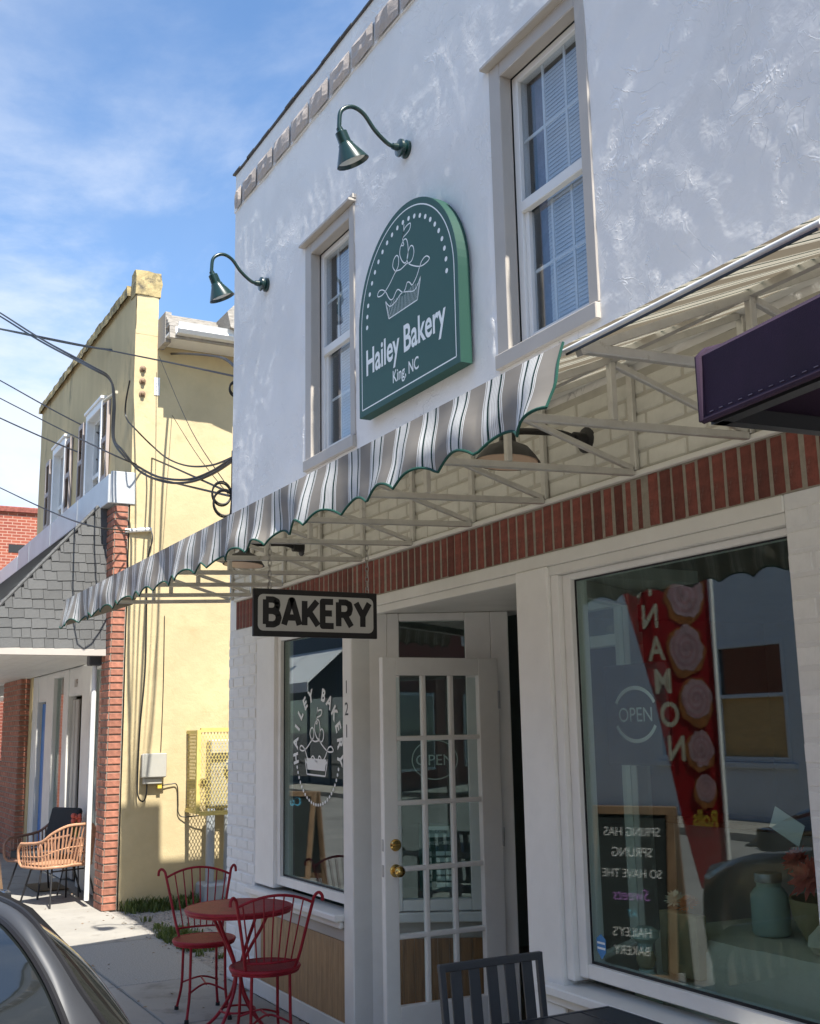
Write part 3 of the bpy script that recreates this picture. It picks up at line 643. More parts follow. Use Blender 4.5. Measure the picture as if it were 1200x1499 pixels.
MB().tube([(-8.0+.14, FY, FZ), (-1.30, FY, FZ)], .0075, 10).build('front_rail', M['alubright'], AW_, smooth=True)
MB().box(-7.86, -1.2, -.05, -.002, WZ-.012, WZ+.02).build('wall_rail', M['alubright'], AW_, bevel=.003)
MB().bar((-7.86, -.6, 2.842), (-1.3, -.6, 2.842), .022, .02).build('purlin', M['alu'], AW_)
MB().bar((-2.07, FY-.012, FZ-.016), (-1.30, FY-.012, FZ-.016), .004, .005).build('rail_piping', M['black'], AW_)
def cloth_obj(name, P, nu, nv, run, mtl, parent, smooth=True):
    """P[i][j] grid of points; run[i][j] = cloth coordinate along x"""
    mb = MB(); mb.v = [tuple(P[i][j]) for i in range(nu) for j in range(nv)]
    mb.f = [(i*nv+j, i*nv+j+1, (i+1)*nv+j+1, (i+1)*nv+j) for i in range(nu-1) for j in range(nv-1)]
    o = mb.build(name, mtl, parent); at = o.data.attributes.new('run', 'FLOAT', 'POINT')
    at.data.foreach_set('value', [run[i][j] for i in range(nu) for j in range(nv)])
    if smooth: o.data.polygons.foreach_set('use_smooth', [True]*len(o.data.polygons))
    return o
PH = 100*.174+2.256+.0655       # white band centred where the photograph shows it
nu = 420; P, R = [], []
for i in range(nu):
    x = AX0-.01+(-1.30-AX0)*i/(nu-1); col, rc = [], []
    for j in range(10):
        t = j/9; sag = -.012*sin(pi*t)*(1+.5*sin(x*10.5)); col.append((x, FY+(-FY+.004)*t, FZ+.016+(WZ-FZ)*t+sag)); rc.append(x+PH)
    P.append(col); R.append(rc)
cloth_obj('roof_cloth', P, nu, 10, R, M['stripe'], AW_)
SC = .2245
def edge_z(x): return 2.410+.038*abs(sin(pi*(x+2.443)/SC))**.75
nu = 900; P, R, HEM = [], [], []
for i in range(nu):
    x = AX0+(AX1-AX0)*i/(nu-1); ez = edge_z(x); col, rc = [], []
    e = max(0, (x-(AX1-.35))/.35)
    for j in range(12):
        t = j/11; z = FZ+.014+(ez-FZ-.014)*t
        wv = (noise.noise(Vector((x*2.3, t*.8, 0)))*.050+sin(x*2*pi/.45+noise.noise(Vector((x*.9, 3, 0)))*4)*.013+noise.noise(Vector((x*7, t*1.5, 5)))*.010)*t
        y = FY-.02-wv-.016*t-e*.05*t
        xx = x+noise.noise(Vector((x*3.1, t*2.4, 7)))*.018*t
        col.append((xx, y, z)); rc.append(x+PH)
    P.append(col); R.append(rc); HEM.append((col[-1][0], col[-1][1], col[-1][2]))
VAL = cloth_obj('valance', P, nu, 12, R, M['valance'], AW_)
MB().tube(HEM[::3]+[HEM[-1]], .0042, 6).build('green_binding', M['binding'], VAL, smooth=True)
MB().tube([P[-1][j] for j in range(12)], .004, 6).build('end_binding', M['binding'], VAL, smooth=True)
# closing triangle of cloth at the far end
mb = MB().add([(AX0-.005, FY-.02, FZ+.012), (AX0-.005, FY-.03, 2.43), (AX0-.005, -.75, 2.60), (AX0-.005, -.6, 2.88)], [(0, 1, 2, 3)])
o = mb.build('end_flap', M['stripe'], AW_)
# barn lights under the awning
def barn_light(x, lab):
    t = thing('barn_light', lab, 'lamp', (x, 0, 2.86), group='black barn lights under the awning')
    MB().lathe([(0, -.04), (.055, -.04), (.055, -.01), (.03, .0), (.028, .05), (0, .05)], (x, -.012, 2.86), (0, -1, 0), 16).build('wall_plate', M['black'], t, smooth=True)
    MB().tube(smooth_path([(x, -.05, 2.86), (x, -.12, 2.875), (x, -.22, 2.87), (x, -.33, 2.86), (x, -.385, 2.84)], 4), .014, 8).build('arm', M['black'], t, smooth=True)
    sh = MB().lathe([(.03, .12), (.035, .085), (.05, .075), (.085, .06), (.115, .025), (.132, 0), (.129, .0), (.112, .022), (.083, .055), (0, .066)], (x, -.395, 2.725), (0, .06, 1), 32).build('shade', M['black'], t, smooth=True)
    MB().lathe([(.0, .0), (.120, .002), (.122, .008)], (x, -.395, 2.722), (0, .06, 1), 32).build('lens', M['warmlit'], sh, smooth=True)  # disc for the white shade inside, bounced light painted as a warm tone
barn_light(-3.56, 'black barn light under the awning near the striped cloth end'); barn_light(-6.56, 'black barn light under the awning above the BAKERY sign')

# ------------------------------------------------------------------ hanging BAKERY sign
BX = -5.04; by0, by1, bz0, bz1 = -.90, -.235, 2.147, 2.378
BS = thing('hanging_sign', 'black and grey BAKERY sign hanging on two chains under the awning', 'sign', (BX, (by0+by1)/2, bz0))
def rrect(a, b, c, d, r, n=6):
    out = []
    for cx, cy, s0 in ((b-r, d-r, 0), (a+r, d-r, 90), (a+r, c+r, 180), (b-r, c+r, 270)):
        for k in range(n+1): t = radians(s0+90*k/n); out.append((cx+r*cos(t), cy+r*sin(t)))
    return out
MB().box(BX-.010, BX+.010, by0, by1, bz0, bz1).build('board', M['black'], BS, bevel=.002)
for sd in (1, -1):
    MB().prism(rrect(by0+.022, by1-.022, bz0+.027, bz1-.027, .028), (BX, 0, 0), uy, uz, ux*sd, .0102, .0115).build('face', M['signgrey'], BS)
def thick_letters(strs, o, u, v, w, hgt, gap, wd, mtl, parent, off):
    """bold block capitals drawn as strokes with square ends"""
    G = {'B': (.62, [[(0, 0), (0, 1)], [(0, 1), (.32, 1), (.48, .93), (.5, .78), (.46, .62), (.32, .54), (0, .54)], [(.32, .54), (.5, .46), (.56, .28), (.5, .08), (.34, 0), (0, 0)]]),
         'A': (.74, [[(0, 0), (.31, 1), (.37, 1), (.68, 0)], [(.13, .30), (.55, .30)]]), 'K': (.64, [[(0, 0), (0, 1)], [(.56, 1), (.05, .40)], [(.20, .56), (.60, 0)]]),
         'E': (.56, [[(.48, 1), (0, 1), (0, 0), (.50, 0)], [(0, .52), (.42, .52)]]), 'R': (.64, [[(0, 0), (0, 1)], [(0, 1), (.34, 1), (.50, .92), (.53, .74), (.48, .56), (.34, .48), (0, .48)], [(.28, .48), (.58, 0)]]),
         'Y': (.66, [[(0, 1), (.31, .46)], [(.62, 1), (.31, .46), (.31, 0)]])}
    x = 0
    for ch in strs:
        adv, st = G[ch]; mb = MB()
        for k, pl in enumerate(st):
            q = [(x+a*hgt, b*hgt) for a, b in pl]
            d = []
            for i in range(len(q)-1):      # extend ends, thick quads joined by discs
                mb.ribbon([q[i], q[i+1]], wd, o, u, v, w, off+.0002*k)
                d.append(q[i])
            for c in q[1:-1]: mb.add([Vector(o)+Vector(u)*(c[0]+wd/2*cos(t*pi/6))+Vector(v)*(c[1]+wd/2*sin(t*pi/6))+Vector(w)*(off+.0002*k+.0001) for t in range(12)], [tuple(range(12))])
        mb.build('letter', mtl, parent); x += (adv*hgt+gap)
thick_letters('BAKERY', (BX, by0+.062, bz0+.058), uy, uz, ux,   .120, .0200, .031, M['black'], BS, .0118)
thick_letters('BAKERY', (BX, by1-.062, bz0+.058), -uy, uz, -ux,   .120, .0200, .031, M['black'], BS, .0118)
def chain(y):
    z0, z1 = bz1+.004, barz(y)-.014; n = int((z1-z0)/.026); mb = MB()
    for k in range(n):
        z = z0+(z1-z0)*(k+.5)/n; a = ux if k % 2 else uy; h = (z1-z0)/n*.72
        mb.tube([Vector((BX, y, z))+a*.0085*cos(t*pi/5)+uz*h*sin(t*pi/5) for t in range(10)], .0024, 5, closed=True)
    mb.build('chain', M['chain'], BS)
chain(by0+.085); chain(by1-.05)
for y in (by0+.085, by1-.05): MB().tube([Vector((BX, y, bz1-.004+.012))+uy*.009*cos(t*pi/5)+uz*.012*sin(t*pi/5) for t in range(10)], .0026, 5, closed=True).build('eye_bolt', M['chain'], BS)

# ------------------------------------------------------------------ arched sign
O = Vector((-4.963, 0, 3.95)); HW = .562
SG = thing('arched_sign', 'arched dark green Hailey Bakery wall sign with white cupcake drawing', 'sign', (-4.963, 0, 3.448))
def arch(hw, zb, cz, n=40): return [(-hw, zb), (hw, zb)]+[(hw*cos(pi*k/n), cz+hw*sin(pi*k/n)) for k in range(n+1)]
MB().prism(arch(HW, -.502, .004), O, ux, uz, uy, -.078, -.012).build('edge', M['signedge'], SG)
MB().prism(arch(HW-.001, -.501, .004), O, ux, uz, uy, -.080, -.0781).build('face', M['signgreen'], SG)
fo = -.0805
pts = [(p[0], p[1]) for p in arch(HW-.038, -.464, .004, 48)]
dn = []
for i in range(len(pts)):
    a, b = pts[i], pts[(i+1) % len(pts)]; dn += [a, ((a[0]+b[0])/2, (a[1]+b[1])/2)]
mb = MB(); sgp = arch(HW-.038, -.464, .004, 48)
mb.ribbon(sgp[2:], .007, O, ux, uz, uy, fo); mb.ribbon([sgp[0], sgp[1]], .007, O, ux, uz, uy, fo); mb.ribbon([(HW-.038, -.464), (HW-.038, .004)], .007, O, ux, uz, uy, fo); mb.ribbon([(-HW+.038, -.464), (-HW+.038, .004)], .007, O, ux, uz, uy, fo)
mb.build('border_line', M['signwhite'], SG)
dot = MB().add([(.0135*cos(t*pi/8), 0, .0135*sin(t*pi/8)) for t in range(16)], [tuple(range(16))]).mesh('dot', M['signwhite'])
for k in range(23):
    a = radians(-1+182*k/22); inst('dot', dot, O+ux*(.452*cos(a))+uz*(.02+.448*sin(a))+uy*fo, SG)
CUP = dict(stem=[(0.007, 0.334), (-0.006, 0.378), (0.006, 0.411), (0.012, 0.452)], leaf=[(-0.006, 0.383), (0.02, 0.425), (0.082, 0.429), (0.07, 0.394), (0, 0.381)],
 cl=[(0.003, 0.331), (-0.03, 0.34), (-0.042, 0.297), (-0.015, 0.248), (0.022, 0.224), (0.049, 0.251), (0.053, 0.306), (0.038, 0.352), (0.008, 0.363), (-0.027, 0.343)],
 ll=[(-0.092, 0.216), (-0.126, 0.258), (-0.113, 0.296), (-0.08, 0.307), (-0.057, 0.284), (-0.063, 0.238), (-0.096, 0.217)],
 rl=[(0.031, 0.215), (0.087, 0.208), (0.116, 0.243), (0.108, 0.284), (0.077, 0.296), (0.046, 0.261), (0.044, 0.22), (0.095, 0.181), (0.184, 0.141), (0.254, 0.137), (0.281, 0.149), (0.247, 0.173), (0.203, 0.166), (0.175, 0.14), (0.143, 0.102), (0.109, 0.078), (0.087, 0.072), (0.064, 0.095), (0.036, 0.105), (0.013, 0.076), (-0.017, 0.069), (-0.067, 0.104), (-0.096, 0.098), (-0.126, 0.075), (-0.156, 0.076), (-0.184, 0.101), (-0.213, 0.141), (-0.252, 0.169), (-0.293, 0.178), (-0.314, 0.163), (-0.304, 0.147), (-0.253, 0.141), (-0.203, 0.156), (-0.152, 0.181), (-0.092, 0.216), (-0.035, 0.208), (0.031, 0.215)],
 cup=[(-0.219, 0.089), (-0.167, 0.042), (-0.098, 0.046), (-0.031, 0.069), (0.035, 0.054), (0.107, 0.032), (0.153, 0.052), (0.185, 0.086)])
def cupcake(o, u, v, w, sc, off, mtl, parent, lw=.006, hatch=True):
    mb = MB(); T = lambda l: [((p[0])*sc, (p[1]-.2)*sc) for p in l]
    for k, l in CUP.items():
        q = smooth_path([(a, b, 0) for a, b in T(l)], 5, closed=(k in ('leaf',))); mb.ribbon(q, lw, o, u, v, w, off, closed=(k == 'leaf'))
    for a, b in (((-.219, .089), (-.182, -.026)), ((.185, .086), (.144, -.032)), ((-.182, -.026), (.144, -.032))): mb.ribbon(T([a, b]), lw, o, u, v, w, off)
    if hatch:
        for k in range(1, 22):
            t = k/22; b = (-.182+.326*t, -.028); top = (-.219+.404*t, .045+.02*abs(sin(t*6)))
            mb.ribbon(T([b, top]), lw*.42, o, u, v, w, off)
    return mb.build('cupcake_drawing', mtl, parent)
cupcake(O+uz*.2, ux, uz, uy, 1.0, fo, M['signwhite'], SG, .0065)
text('Hailey Bakery', .212, M['signwhite'], SG, O+Vector((-.475, fo-.0005, -.272)), ux, uz, xs=.765, bold=.004)
text('King, NC', .098, M['signwhite'], SG, O+Vector((-.150, fo-.0005, -.408)), ux, uz, xs=.80, bold=.001)

# ------------------------------------------------------------------ gooseneck lamps
def gooseneck(x, lab):
    t = thing('gooseneck_lamp', lab, 'lamp', (x, 0, 4.915), group='green gooseneck lamps on the bakery wall')
    MB().lathe([(0, 0), (.052, 0), (.052, .018), (.040, .026), (.040, .040), (.052, .044), (.050, .055), (.022, .064), (.018, .095), (0, .095)], (x, .004, 4.915), (0, -1, 0), 20).build('wall_canopy', M['green'], t, smooth=True)
    path = smooth_path([(x, -.07, 4.915), (x, -.12, 4.922), (x, -.20, 4.982), (x, -.272, 5.066), (x, -.345, 5.088), (x, -.408, 5.045), (x, -.420, 4.965), (x, -.419, 4.93)], 6)
    MB().tube(path, .0125, 10).build('arm', M['green'], t, smooth=True)
    ax = Vector((0, -.10, -1)).normalized() if False else Vector((0, .10, 1)).normalized()
    o = Vector((x, -.338, 4.752))
    ax = Vector((0, -.44, 1)).normalized()
    sh = MB().lathe([(.0, .205), (.018, .205), (.020, .188), (.034, .178), (.036, .115), (.042, .110), (.044, .098), (.094, .002), (.094, 0), (.091, .001), (.041, .092), (0, .095)], o, ax, 32).build('shade', M['green'], t, smooth=True)
    MB().lathe([(.0905, .003), (.041, .088), (0, .090)], o, ax, 32).build('reflector', M['lampwhite'], sh, smooth=True)
    return t
gooseneck(-5.05, 'green gooseneck lamp above the arched sign'); gooseneck(-7.22, 'green gooseneck lamp near the bakery left corner')

# ------------------------------------------------------------------ purple awning of the next shop
PA = thing('purple_awning', 'dark purple boxed canvas awning with stitched hem, right of the striped awning', 'awning', (-1.538, -1.293, 2.27))
p0 = Vector((-1.538, -1.293, 2.27)); pu = Vector((1, -.107, 0)).normalized(); pv = Vector((.107, 1, 0)).normalized()
mb = MB(); n = 24
def pp(a, b, z): return p0+pu*a+pv*b+uz*(z-2.27)
mb = MB(); prof = [(0, 2.27), (.0, 2.40), (.012, 2.412), (1.15, 2.80)]
for k, a in enumerate((0, 3.2)):
    for b, z in prof: mb.v.append(tuple(pp(a, b, z)))
mb.f += [(0, 1, 5, 4), (1, 2, 6, 5), (2, 3, 7, 6)]
mb.f += [(0, 1, 2, 3, 8)]; mb.v.append(tuple(pp(0, 1.15, 2.27)))
mb.build('canvas', M['purple'], PA)
MB().tube([pp(-.002, -.002, 2.27), pp(-.002, -.002, 2.40), pp(0, .012, 2.412), pp(0, 1.15, 2.80)], .008, 8).build('end_piping', M['purple'], PA, smooth=True)
MB().tube([pp(-.002, .0, 2.272), pp(3.2, .0, 2.272)], .007, 8).build('hem', M['purple'], PA, smooth=True)
mb = MB()
for k in range(110): a = .02+k*.028; mb.bar(pp(a, -.0018, 2.284), pp(a+.010, -.0018, 2.284), .0014)
mb.build('stitching', M['stitch'], PA)
MB().bar(pp(0.015, .02, 2.28), pp(0.015, 1.15, 2.28), .03).bar(pp(0, .03, 2.28), pp(3.2, .03, 2.28), .03).bar(pp(1.2, .02, 2.28), pp(1.2, 1.15, 2.28), .03).build('frame', M['black'], PA)

# ------------------------------------------------------------------ lettering and decals on the bakery
for k, ch in enumerate('121'): text(ch, .105, M['black'], BK, (-5.872, -.0128, 1.905-.125*k), ux, uz, name='house_number', align='CENTER', bold=.0005)
DC = thing('window_decal', 'white round HAILEY BAKERY cupcake decal on the left shop window', 'decal', (-6.455, .059, 1.25))
dO = Vector((-6.455, .0595, 1.582))
cupcake(dO+uz*.04, ux, uz, uy, .86, -.001, M['winink'], DC, .0095, hatch=False)
mb = MB().add([dO+Vector((-.150+.0, -.0008, -.125)), dO+Vector((.118, -.0008, -.130)), dO+Vector((.140, -.0008, -.06)), dO+Vector((-.165, -.0008, -.055))], [(0, 1, 2, 3)])
mb.build('cup_tint', M['winink'], DC)
for k, ch in enumerate('HAILEY BAKERY'):
    if ch == ' ': continue
    a = radians(190-200*k/12); text(ch, .105, M['winink'], DC, dO+ux*(.305*cos(a))+uz*(.305*sin(a))-uy*.001, ux, uz, name='letter', align='CENTER', rot=a-pi/2, bold=.004, xs=1.0)
for k in range(24):
    a = radians(200+(340-200)*k/23); c = dO+ux*(.335*cos(a))+uz*(.335*sin(a)); t = -ux*sin(a)+uz*cos(a); n_ = ux*cos(a)+uz*sin(a)
    MB().add([c+n_*.0105*cos(q*pi/5)+t*.0115*sin(q*pi/5)-uy*.001 for q in range(10)], [tuple(range(10))]).build('dot', M['winink'], DC)
ST = thing('security_sticker', 'small blue and white security sticker in the right window corner', 'sticker', (-3.70, .059, .82))
MB().prism([(0, .045), (.028, .028), (.028, -.02), (0, -.05), (-.028, -.02), (-.028, .028)], (-3.695, .0590, .845), ux, uz, uy, -.001, -.0002).build('badge', M['sticker'], ST)
for z in (.012, -.008): MB().box(-3.719, -3.671, .0572, .0578, .845+z-.004, .845+z+.004).build('stripe', M['signwhite'], ST)
# hours sign and OPEN sign on the angled entrance window, neon OPEN sign in the right window
HS = thing('hours_sign', 'green business hours sign taped inside the angled entrance window', 'sign', P0+U*.43+uz*.80)
ho = P0+U*.43-NW*.045
MB().fbox(ho, U, uz, NW, -.10, .10, .80, 1.17, -.002, .0).build('panel', M['signgreen'], HS)
MB().fbox(ho, U, uz, NW, -.075, .075, 1.09, 1.15, .0005, .001).build('header', M['signwhite'], HS)
text('WELCOME', .026, M['signgreen'], HS, ho+uz*1.112+NW*.0015, U, uz, align='CENTER'); text('BUSINESS HOURS', .026, M['signwhite'], HS, ho+uz*1.05+NW*.001, U, uz, align='CENTER', xs=.8)
for k in range(6):
    for sx in (-.08, -.005, .05): MB().fbox(ho, U, uz, NW, sx, sx+(.05 if sx < 0 else .035), .99-.034*k, 1.013-.034*k, .0005, .001).build('hour_tile', M['signwhite' if sx > -.05 else 'signgrey'], HS)
OS = thing('open_sign', 'round white line OPEN sign inside the angled entrance window', 'sign', P0+U*.43+uz*1.35)
mb = MB(); mb.ribbon([(.13*cos(t*pi/20), 1.52+.11*sin(t*pi/20)) for t in range(40)], .006, ho, U, uz, NW, 0, closed=True); mb.build('ring', M['winink'], OS)
text('OPEN', .085, M['winink'], OS, ho+uz*1.49, U, uz, align='CENTER')
NS = thing('neon_open_sign', 'dark square OPEN sign with pale ring inside the right shop window', 'sign', (-3.66, .30, 1.55))
MB().box(-3.90, -3.50, .30, .32, 1.53, 1.95).build('panel', M['slate'], NS, bevel=.004)
nO = Vector((-3.70, .298, 1.74)); mb = MB()
mb.ribbon([(.135*cos(radians(a)), .11*sin(radians(a))) for a in range(25, 160, 5)], .016, nO, ux, uz, uy, 0); mb.ribbon([(.135*cos(radians(a)), .11*sin(radians(a))) for a in range(205, 340, 5)], .016, nO, ux, uz, uy, 0)
mb.build('ring', M['winink'], NS); text('OPEN', .085, M['winink'], NS, nO-uz*.03, ux, uz, align='CENTER')

# ------------------------------------------------------------------ yellow building
YX0, YX1, YF = -16.79, -11.4, .11
YB = thing('yellow_building', 'yellow stuccoed two storey building across the alley with shuttered upper windows', 'building', (-14, .1, 0))
def yellow_front():
    gx = ln(YX0, YX1, .08, []); gz = ln(4.15, 6.50, .08, []); mb = MB(); nx = len(gx)
    holes = [(-13.42, -12.72, 3.9, 5.46), (-15.48, -14.78, 3.9, 5.50)]
    gx = ln(YX0, YX1, .08, [c for h in holes for c in h[:2]]); gz = ln(4.15, 6.50, .08, [5.46, 5.50]); nx = len(gx)
    for z in gz:
        for x in gx: mb.v.append((x, YF-.006*noise.noise(Vector((x*1.5, 1, z*1.5)))-.003*noise.noise(Vector((x*6, 1, z*6))), z))
    for j in range(len(gz)-1):
        for i in range(nx-1):
            xm, zm = (gx[i]+gx[i+1])/2, (gz[j]+gz[j+1])/2
            if any(a < xm < b and c < zm < d for a, b, c, d in holes): continue
            mb.f.append((j*nx+i, j*nx+i+1, (j+1)*nx+i+1, (j+1)*nx+i))
    return mb
o = yellow_front().build('front_wall', M['yellowold'], YB); o.data.polygons.foreach_set('use_smooth', [True]*len(o.data.polygons))
def side_wall():
    gy = ln(YF, 9, .09, [.36]); gz = ln(0, 6.0, .09, []); mb = MB(); ny = len(gy)
    for z in gz:
        for y in gy: mb.v.append((YX1+.008*noise.noise(Vector((2, y*1.3, z*1.3)))+.004*noise.noise(Vector((2, y*6, z*6))), y, z))
    mb.f = [(j*ny+i, j*ny+i+1, (j+1)*ny+i+1, (j+1)*ny+i) for j in range(len(gz)-1) for i in range(ny-1)]
    return mb
o = side_wall().build('side_wall', M['yellow'], YB); o.data.polygons.foreach_set('use_smooth', [True]*len(o.data.polygons))
MB().box(YX0, YX1-.012, .36, 9, 5.6, 5.95).box(YX0, YX0+.2, YF+.01, 9, 0, 5.6).box(YX0, YX1-.02, 8.8, 9, 0, 5.6).build('core', M['yellowold'], YB)
# parapet with its lumpy end pier and coping
mb = MB()
def lump(mb, x0, x1, y0, y1, z0, z1, a, sx=10, sz=10, seed=0):
    def q(p): return tuple(p[k]+a*noise.noise(Vector((p[0]*9+seed, p[1]*9, p[2]*9+k*13))) for k in range(3))
    def face(o, u, v, nu, nv):
        b = len(mb.v)
        for i in range(nu+1):
            for j in range(nv+1): mb.v.append(q(Vector(o)+Vector(u)*i/nu+Vector(v)*j/nv))
        for i in range(nu):
            for j in range(nv): k = b+i*(nv+1)+j; mb.f.append((k, k+1, k+nv+2, k+nv+1))
    dx, dy, dz = x1-x0, y1-y0, z1-z0; nx_, ny_, nz_ = max(2, int(dx/.06)), max(2, int(dy/.06)), max(2, int(dz/.06))
    face((x0, y0, z0), (dx, 0, 0), (0, 0, dz), nx_, nz_); face((x0, y1, z0), (dx, 0, 0), (0, 0, dz), nx_, nz_)
    face((x0, y0, z1), (dx, 0, 0), (0, dy, 0), nx_, ny_); face((x1, y0, z0), (0, dy, 0), (0, 0, dz), ny_, nz_); face((x0, y0, z0), (0, dy, 0), (0, 0, dz), ny_, nz_)
lump(mb, YX0, YX1, YF+.006, .355, 5.95, 6.44, .006); mb.build('parapet', M['yellow'], YB, smooth=True)
mb = MB(); lump(mb, YX0-.02, YX1-.22, YF-.05, .40, 6.45, 6.56, .014); mb.build('coping', M['cope'], YB, smooth=False)
mb = MB(); lump(mb, YX1-.215, YX1+.012, YF-.015, .375, 6.40, 6.68, .016, seed=4); mb.build('end_pier', M['cope'], YB, smooth=False)
# windows with shutters
for x0, x1, zt_, shl in ((-13.42, -12.72, 5.46, ((-13.92, -13.66), (-12.72, -12.40))), (-15.48, -14.78, 5.50, ((-16.06, -15.78), (-14.70, -14.40)))):
    w = MB().box(x0-.07, x0, YF-.05, YF+.10, 4.0, zt_+.09).box(x1-.0, x1+.06, YF-.05, YF+.10, 4.0, zt_+.09).box(x0, x1, YF-.05, YF+.10, zt_, zt_+.09).box(x0-.09, x1+.08, YF-.07, YF+.02, zt_+.091, zt_+.13)
    p = w.build('window', M['white'], YB, bevel=.006)
    MB().box(x0, x0+.04, YF+.04, YF+.09, 4.0, zt_).box(x1-.04, x1, YF+.04, YF+.09, 4.0, zt_).box(x0+.04, x1-.04, YF+.04, YF+.09, zt_-.04, zt_).box(x0+.04, x1-.04, YF+.03, YF+.08, 4.72, 4.77).build('sash', M['vinyl'], p)
    MB().box(x0+.02, x1-.02, YF+.075, YF+.08, 4.77, zt_-.02).build('pane', M['glassup'], p); MB().box(x0+.02, x1-.02, YF+.085, YF+.09, 4.0, 4.74).build('pane', M['glassup'], p)
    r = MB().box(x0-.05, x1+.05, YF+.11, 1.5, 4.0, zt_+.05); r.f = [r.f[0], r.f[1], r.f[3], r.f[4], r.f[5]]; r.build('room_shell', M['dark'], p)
    for a, b in shl:
        s = MB().box(a, a+.035, YF-.045, YF-.008, 4.54, 5.52).box(b-.035, b, YF-.045, YF-.008, 4.54, 5.52)
        for z0, z1 in ((4.54, 4.60), (5.0, 5.06), (5.46, 5.52)): s.box(a+.035, b-.035, YF-.044, YF-.008, z0, z1)
        s = s.build('shutter', M['shutter'], YB); z = 4.615
        lv = MB()
        while z < 5.45:
            if not 4.985 < z < 5.06: lv.add([(a+.035, YF-.04, z), (b-.035, YF-.04, z), (b-.035, YF-.012, z+.028), (a+.035, YF-.012, z+.028)], [(0, 1, 2, 3)])
            z += .032
        tag(lv.build('louvres', M['shutter'], s), kind='stuff')
# side eave: gutter, fascia boards, soffit
eo = MB().box(YX1+.01, -10.98, .36, 9, 5.84, 5.865).build('soffit', M['white'], YB)
MB().box(-10.985, -10.96, .36, 9, 5.80, 5.93).build('fascia', M['oldwood'], YB)
g = MB(); prof = [(-10.955, 5.93), (-10.955, 5.83), (-10.87, 5.83), (-10.84, 5.87), (-10.85, 5.90), (-10.835, 5.945), (-10.85, 5.945), (-10.862, 5.90), (-10.88, 5.845), (-10.945, 5.845)]
g.prism([(a, b) for a, b in prof], (0, .42, 0), ux, uz, uy, 0, 8.5); g.build('gutter', M['alubright'], YB)
mb = MB(); rnd = random.Random(12)
for k in range(4): mb.box(YX1+.02, -10.99-.05*k, .36+.0, 9, 5.945+.045*k, 5.982+.045*k)
mb.build('roof_edge_boards', M['oldwood'], YB); MB().box(YX1+.001, YX1+.28, .355, .42, 5.80, 6.14).build('return_board', M['oldwood'], YB)
rf = MB().prism([(.93, 6.12), (2.6, 7.95), (4.2, 6.08), (4.2, 5.98), (2.6, 7.72), (1.2, 6.02), (1.2, 5.88), (.97, 5.95)], (-11.2, 0, 0), uy, uz, ux, -3, .42).build('gable_roof', M['oldwood'], YB)
MB().prism([(1.22, 5.9), (1.22, 6.2), (2.6, 7.65), (3.9, 6.2), (3.9, 5.9)], (-11.2, 0, 0), uy, uz, ux, -2.9, -.05).build('gable_wall', M['greyfacade'], YB)
# chimney-like flue behind the parapet
MB().box(-14.9, -14.6, .9, 1.2, 5.9, 7.15).build('flue', M['obrick'], YB, bevel=.02)
# canopy with metal band and shingled hip
CN = thing('shingled_canopy', 'grey shingled canopy with white metal band over the yellow building shopfront', 'canopy', (-14, -.6, 2.5))
cx0, cx1, cy, ez_, tz = -24.0, -11.60, -1.45, 2.56, 4.06
mb = MB().fbox((0, 0, 0), ux, uy, uz, -16.9, -11.42, -.12, -.02, 4.06, 4.37)
mb.build('metal_band', M['flash'], CN, bevel=.006)
MB().fbox((0, 0, 0), ux, uy, uz, -11.415, -11.385, -.10, .16, 4.055, 4.40).build('band_end', M['flash'], CN, bevel=.008)
MB().box(-23.5, -16.95, -.12, -.02, 4.0, 4.3).build('metal_band', M['alubright'], CN, bevel=.006)
for x in (-12.9, -14.5, -16.0): MB().box(x-.004, x+.004, -.126, -.119, 4.065, 4.365).build('band_seam', M['steel'], CN)
Aw, Bs, Cp = Vector((cx1, .02, ez_)), Vector((cx1, cy, ez_)), Vector((cx1-.16, -.13, tz))      # hip end triangle
Cq = Vector((cx0, -.13, tz)); Dq = Vector((cx0, cy, ez_)); Cw = Vector((cx1-.16, .02, tz))
mb = MB().add([Aw, Bs, Cp, Cw, Cq, Dq, Vector((cx0, .02, tz)), Vector((cx0, .02, ez_))], [(0, 1, 2, 3), (1, 5, 4, 2), (2, 4, 6, 3), (0, 3, 6, 7)])
mb.build('roof_deck', M['cap'], CN)
sh = MB().box(-.5, .5, -.006, .006, 0, 1).mesh('shingle', M['shingle'], bevel=0)
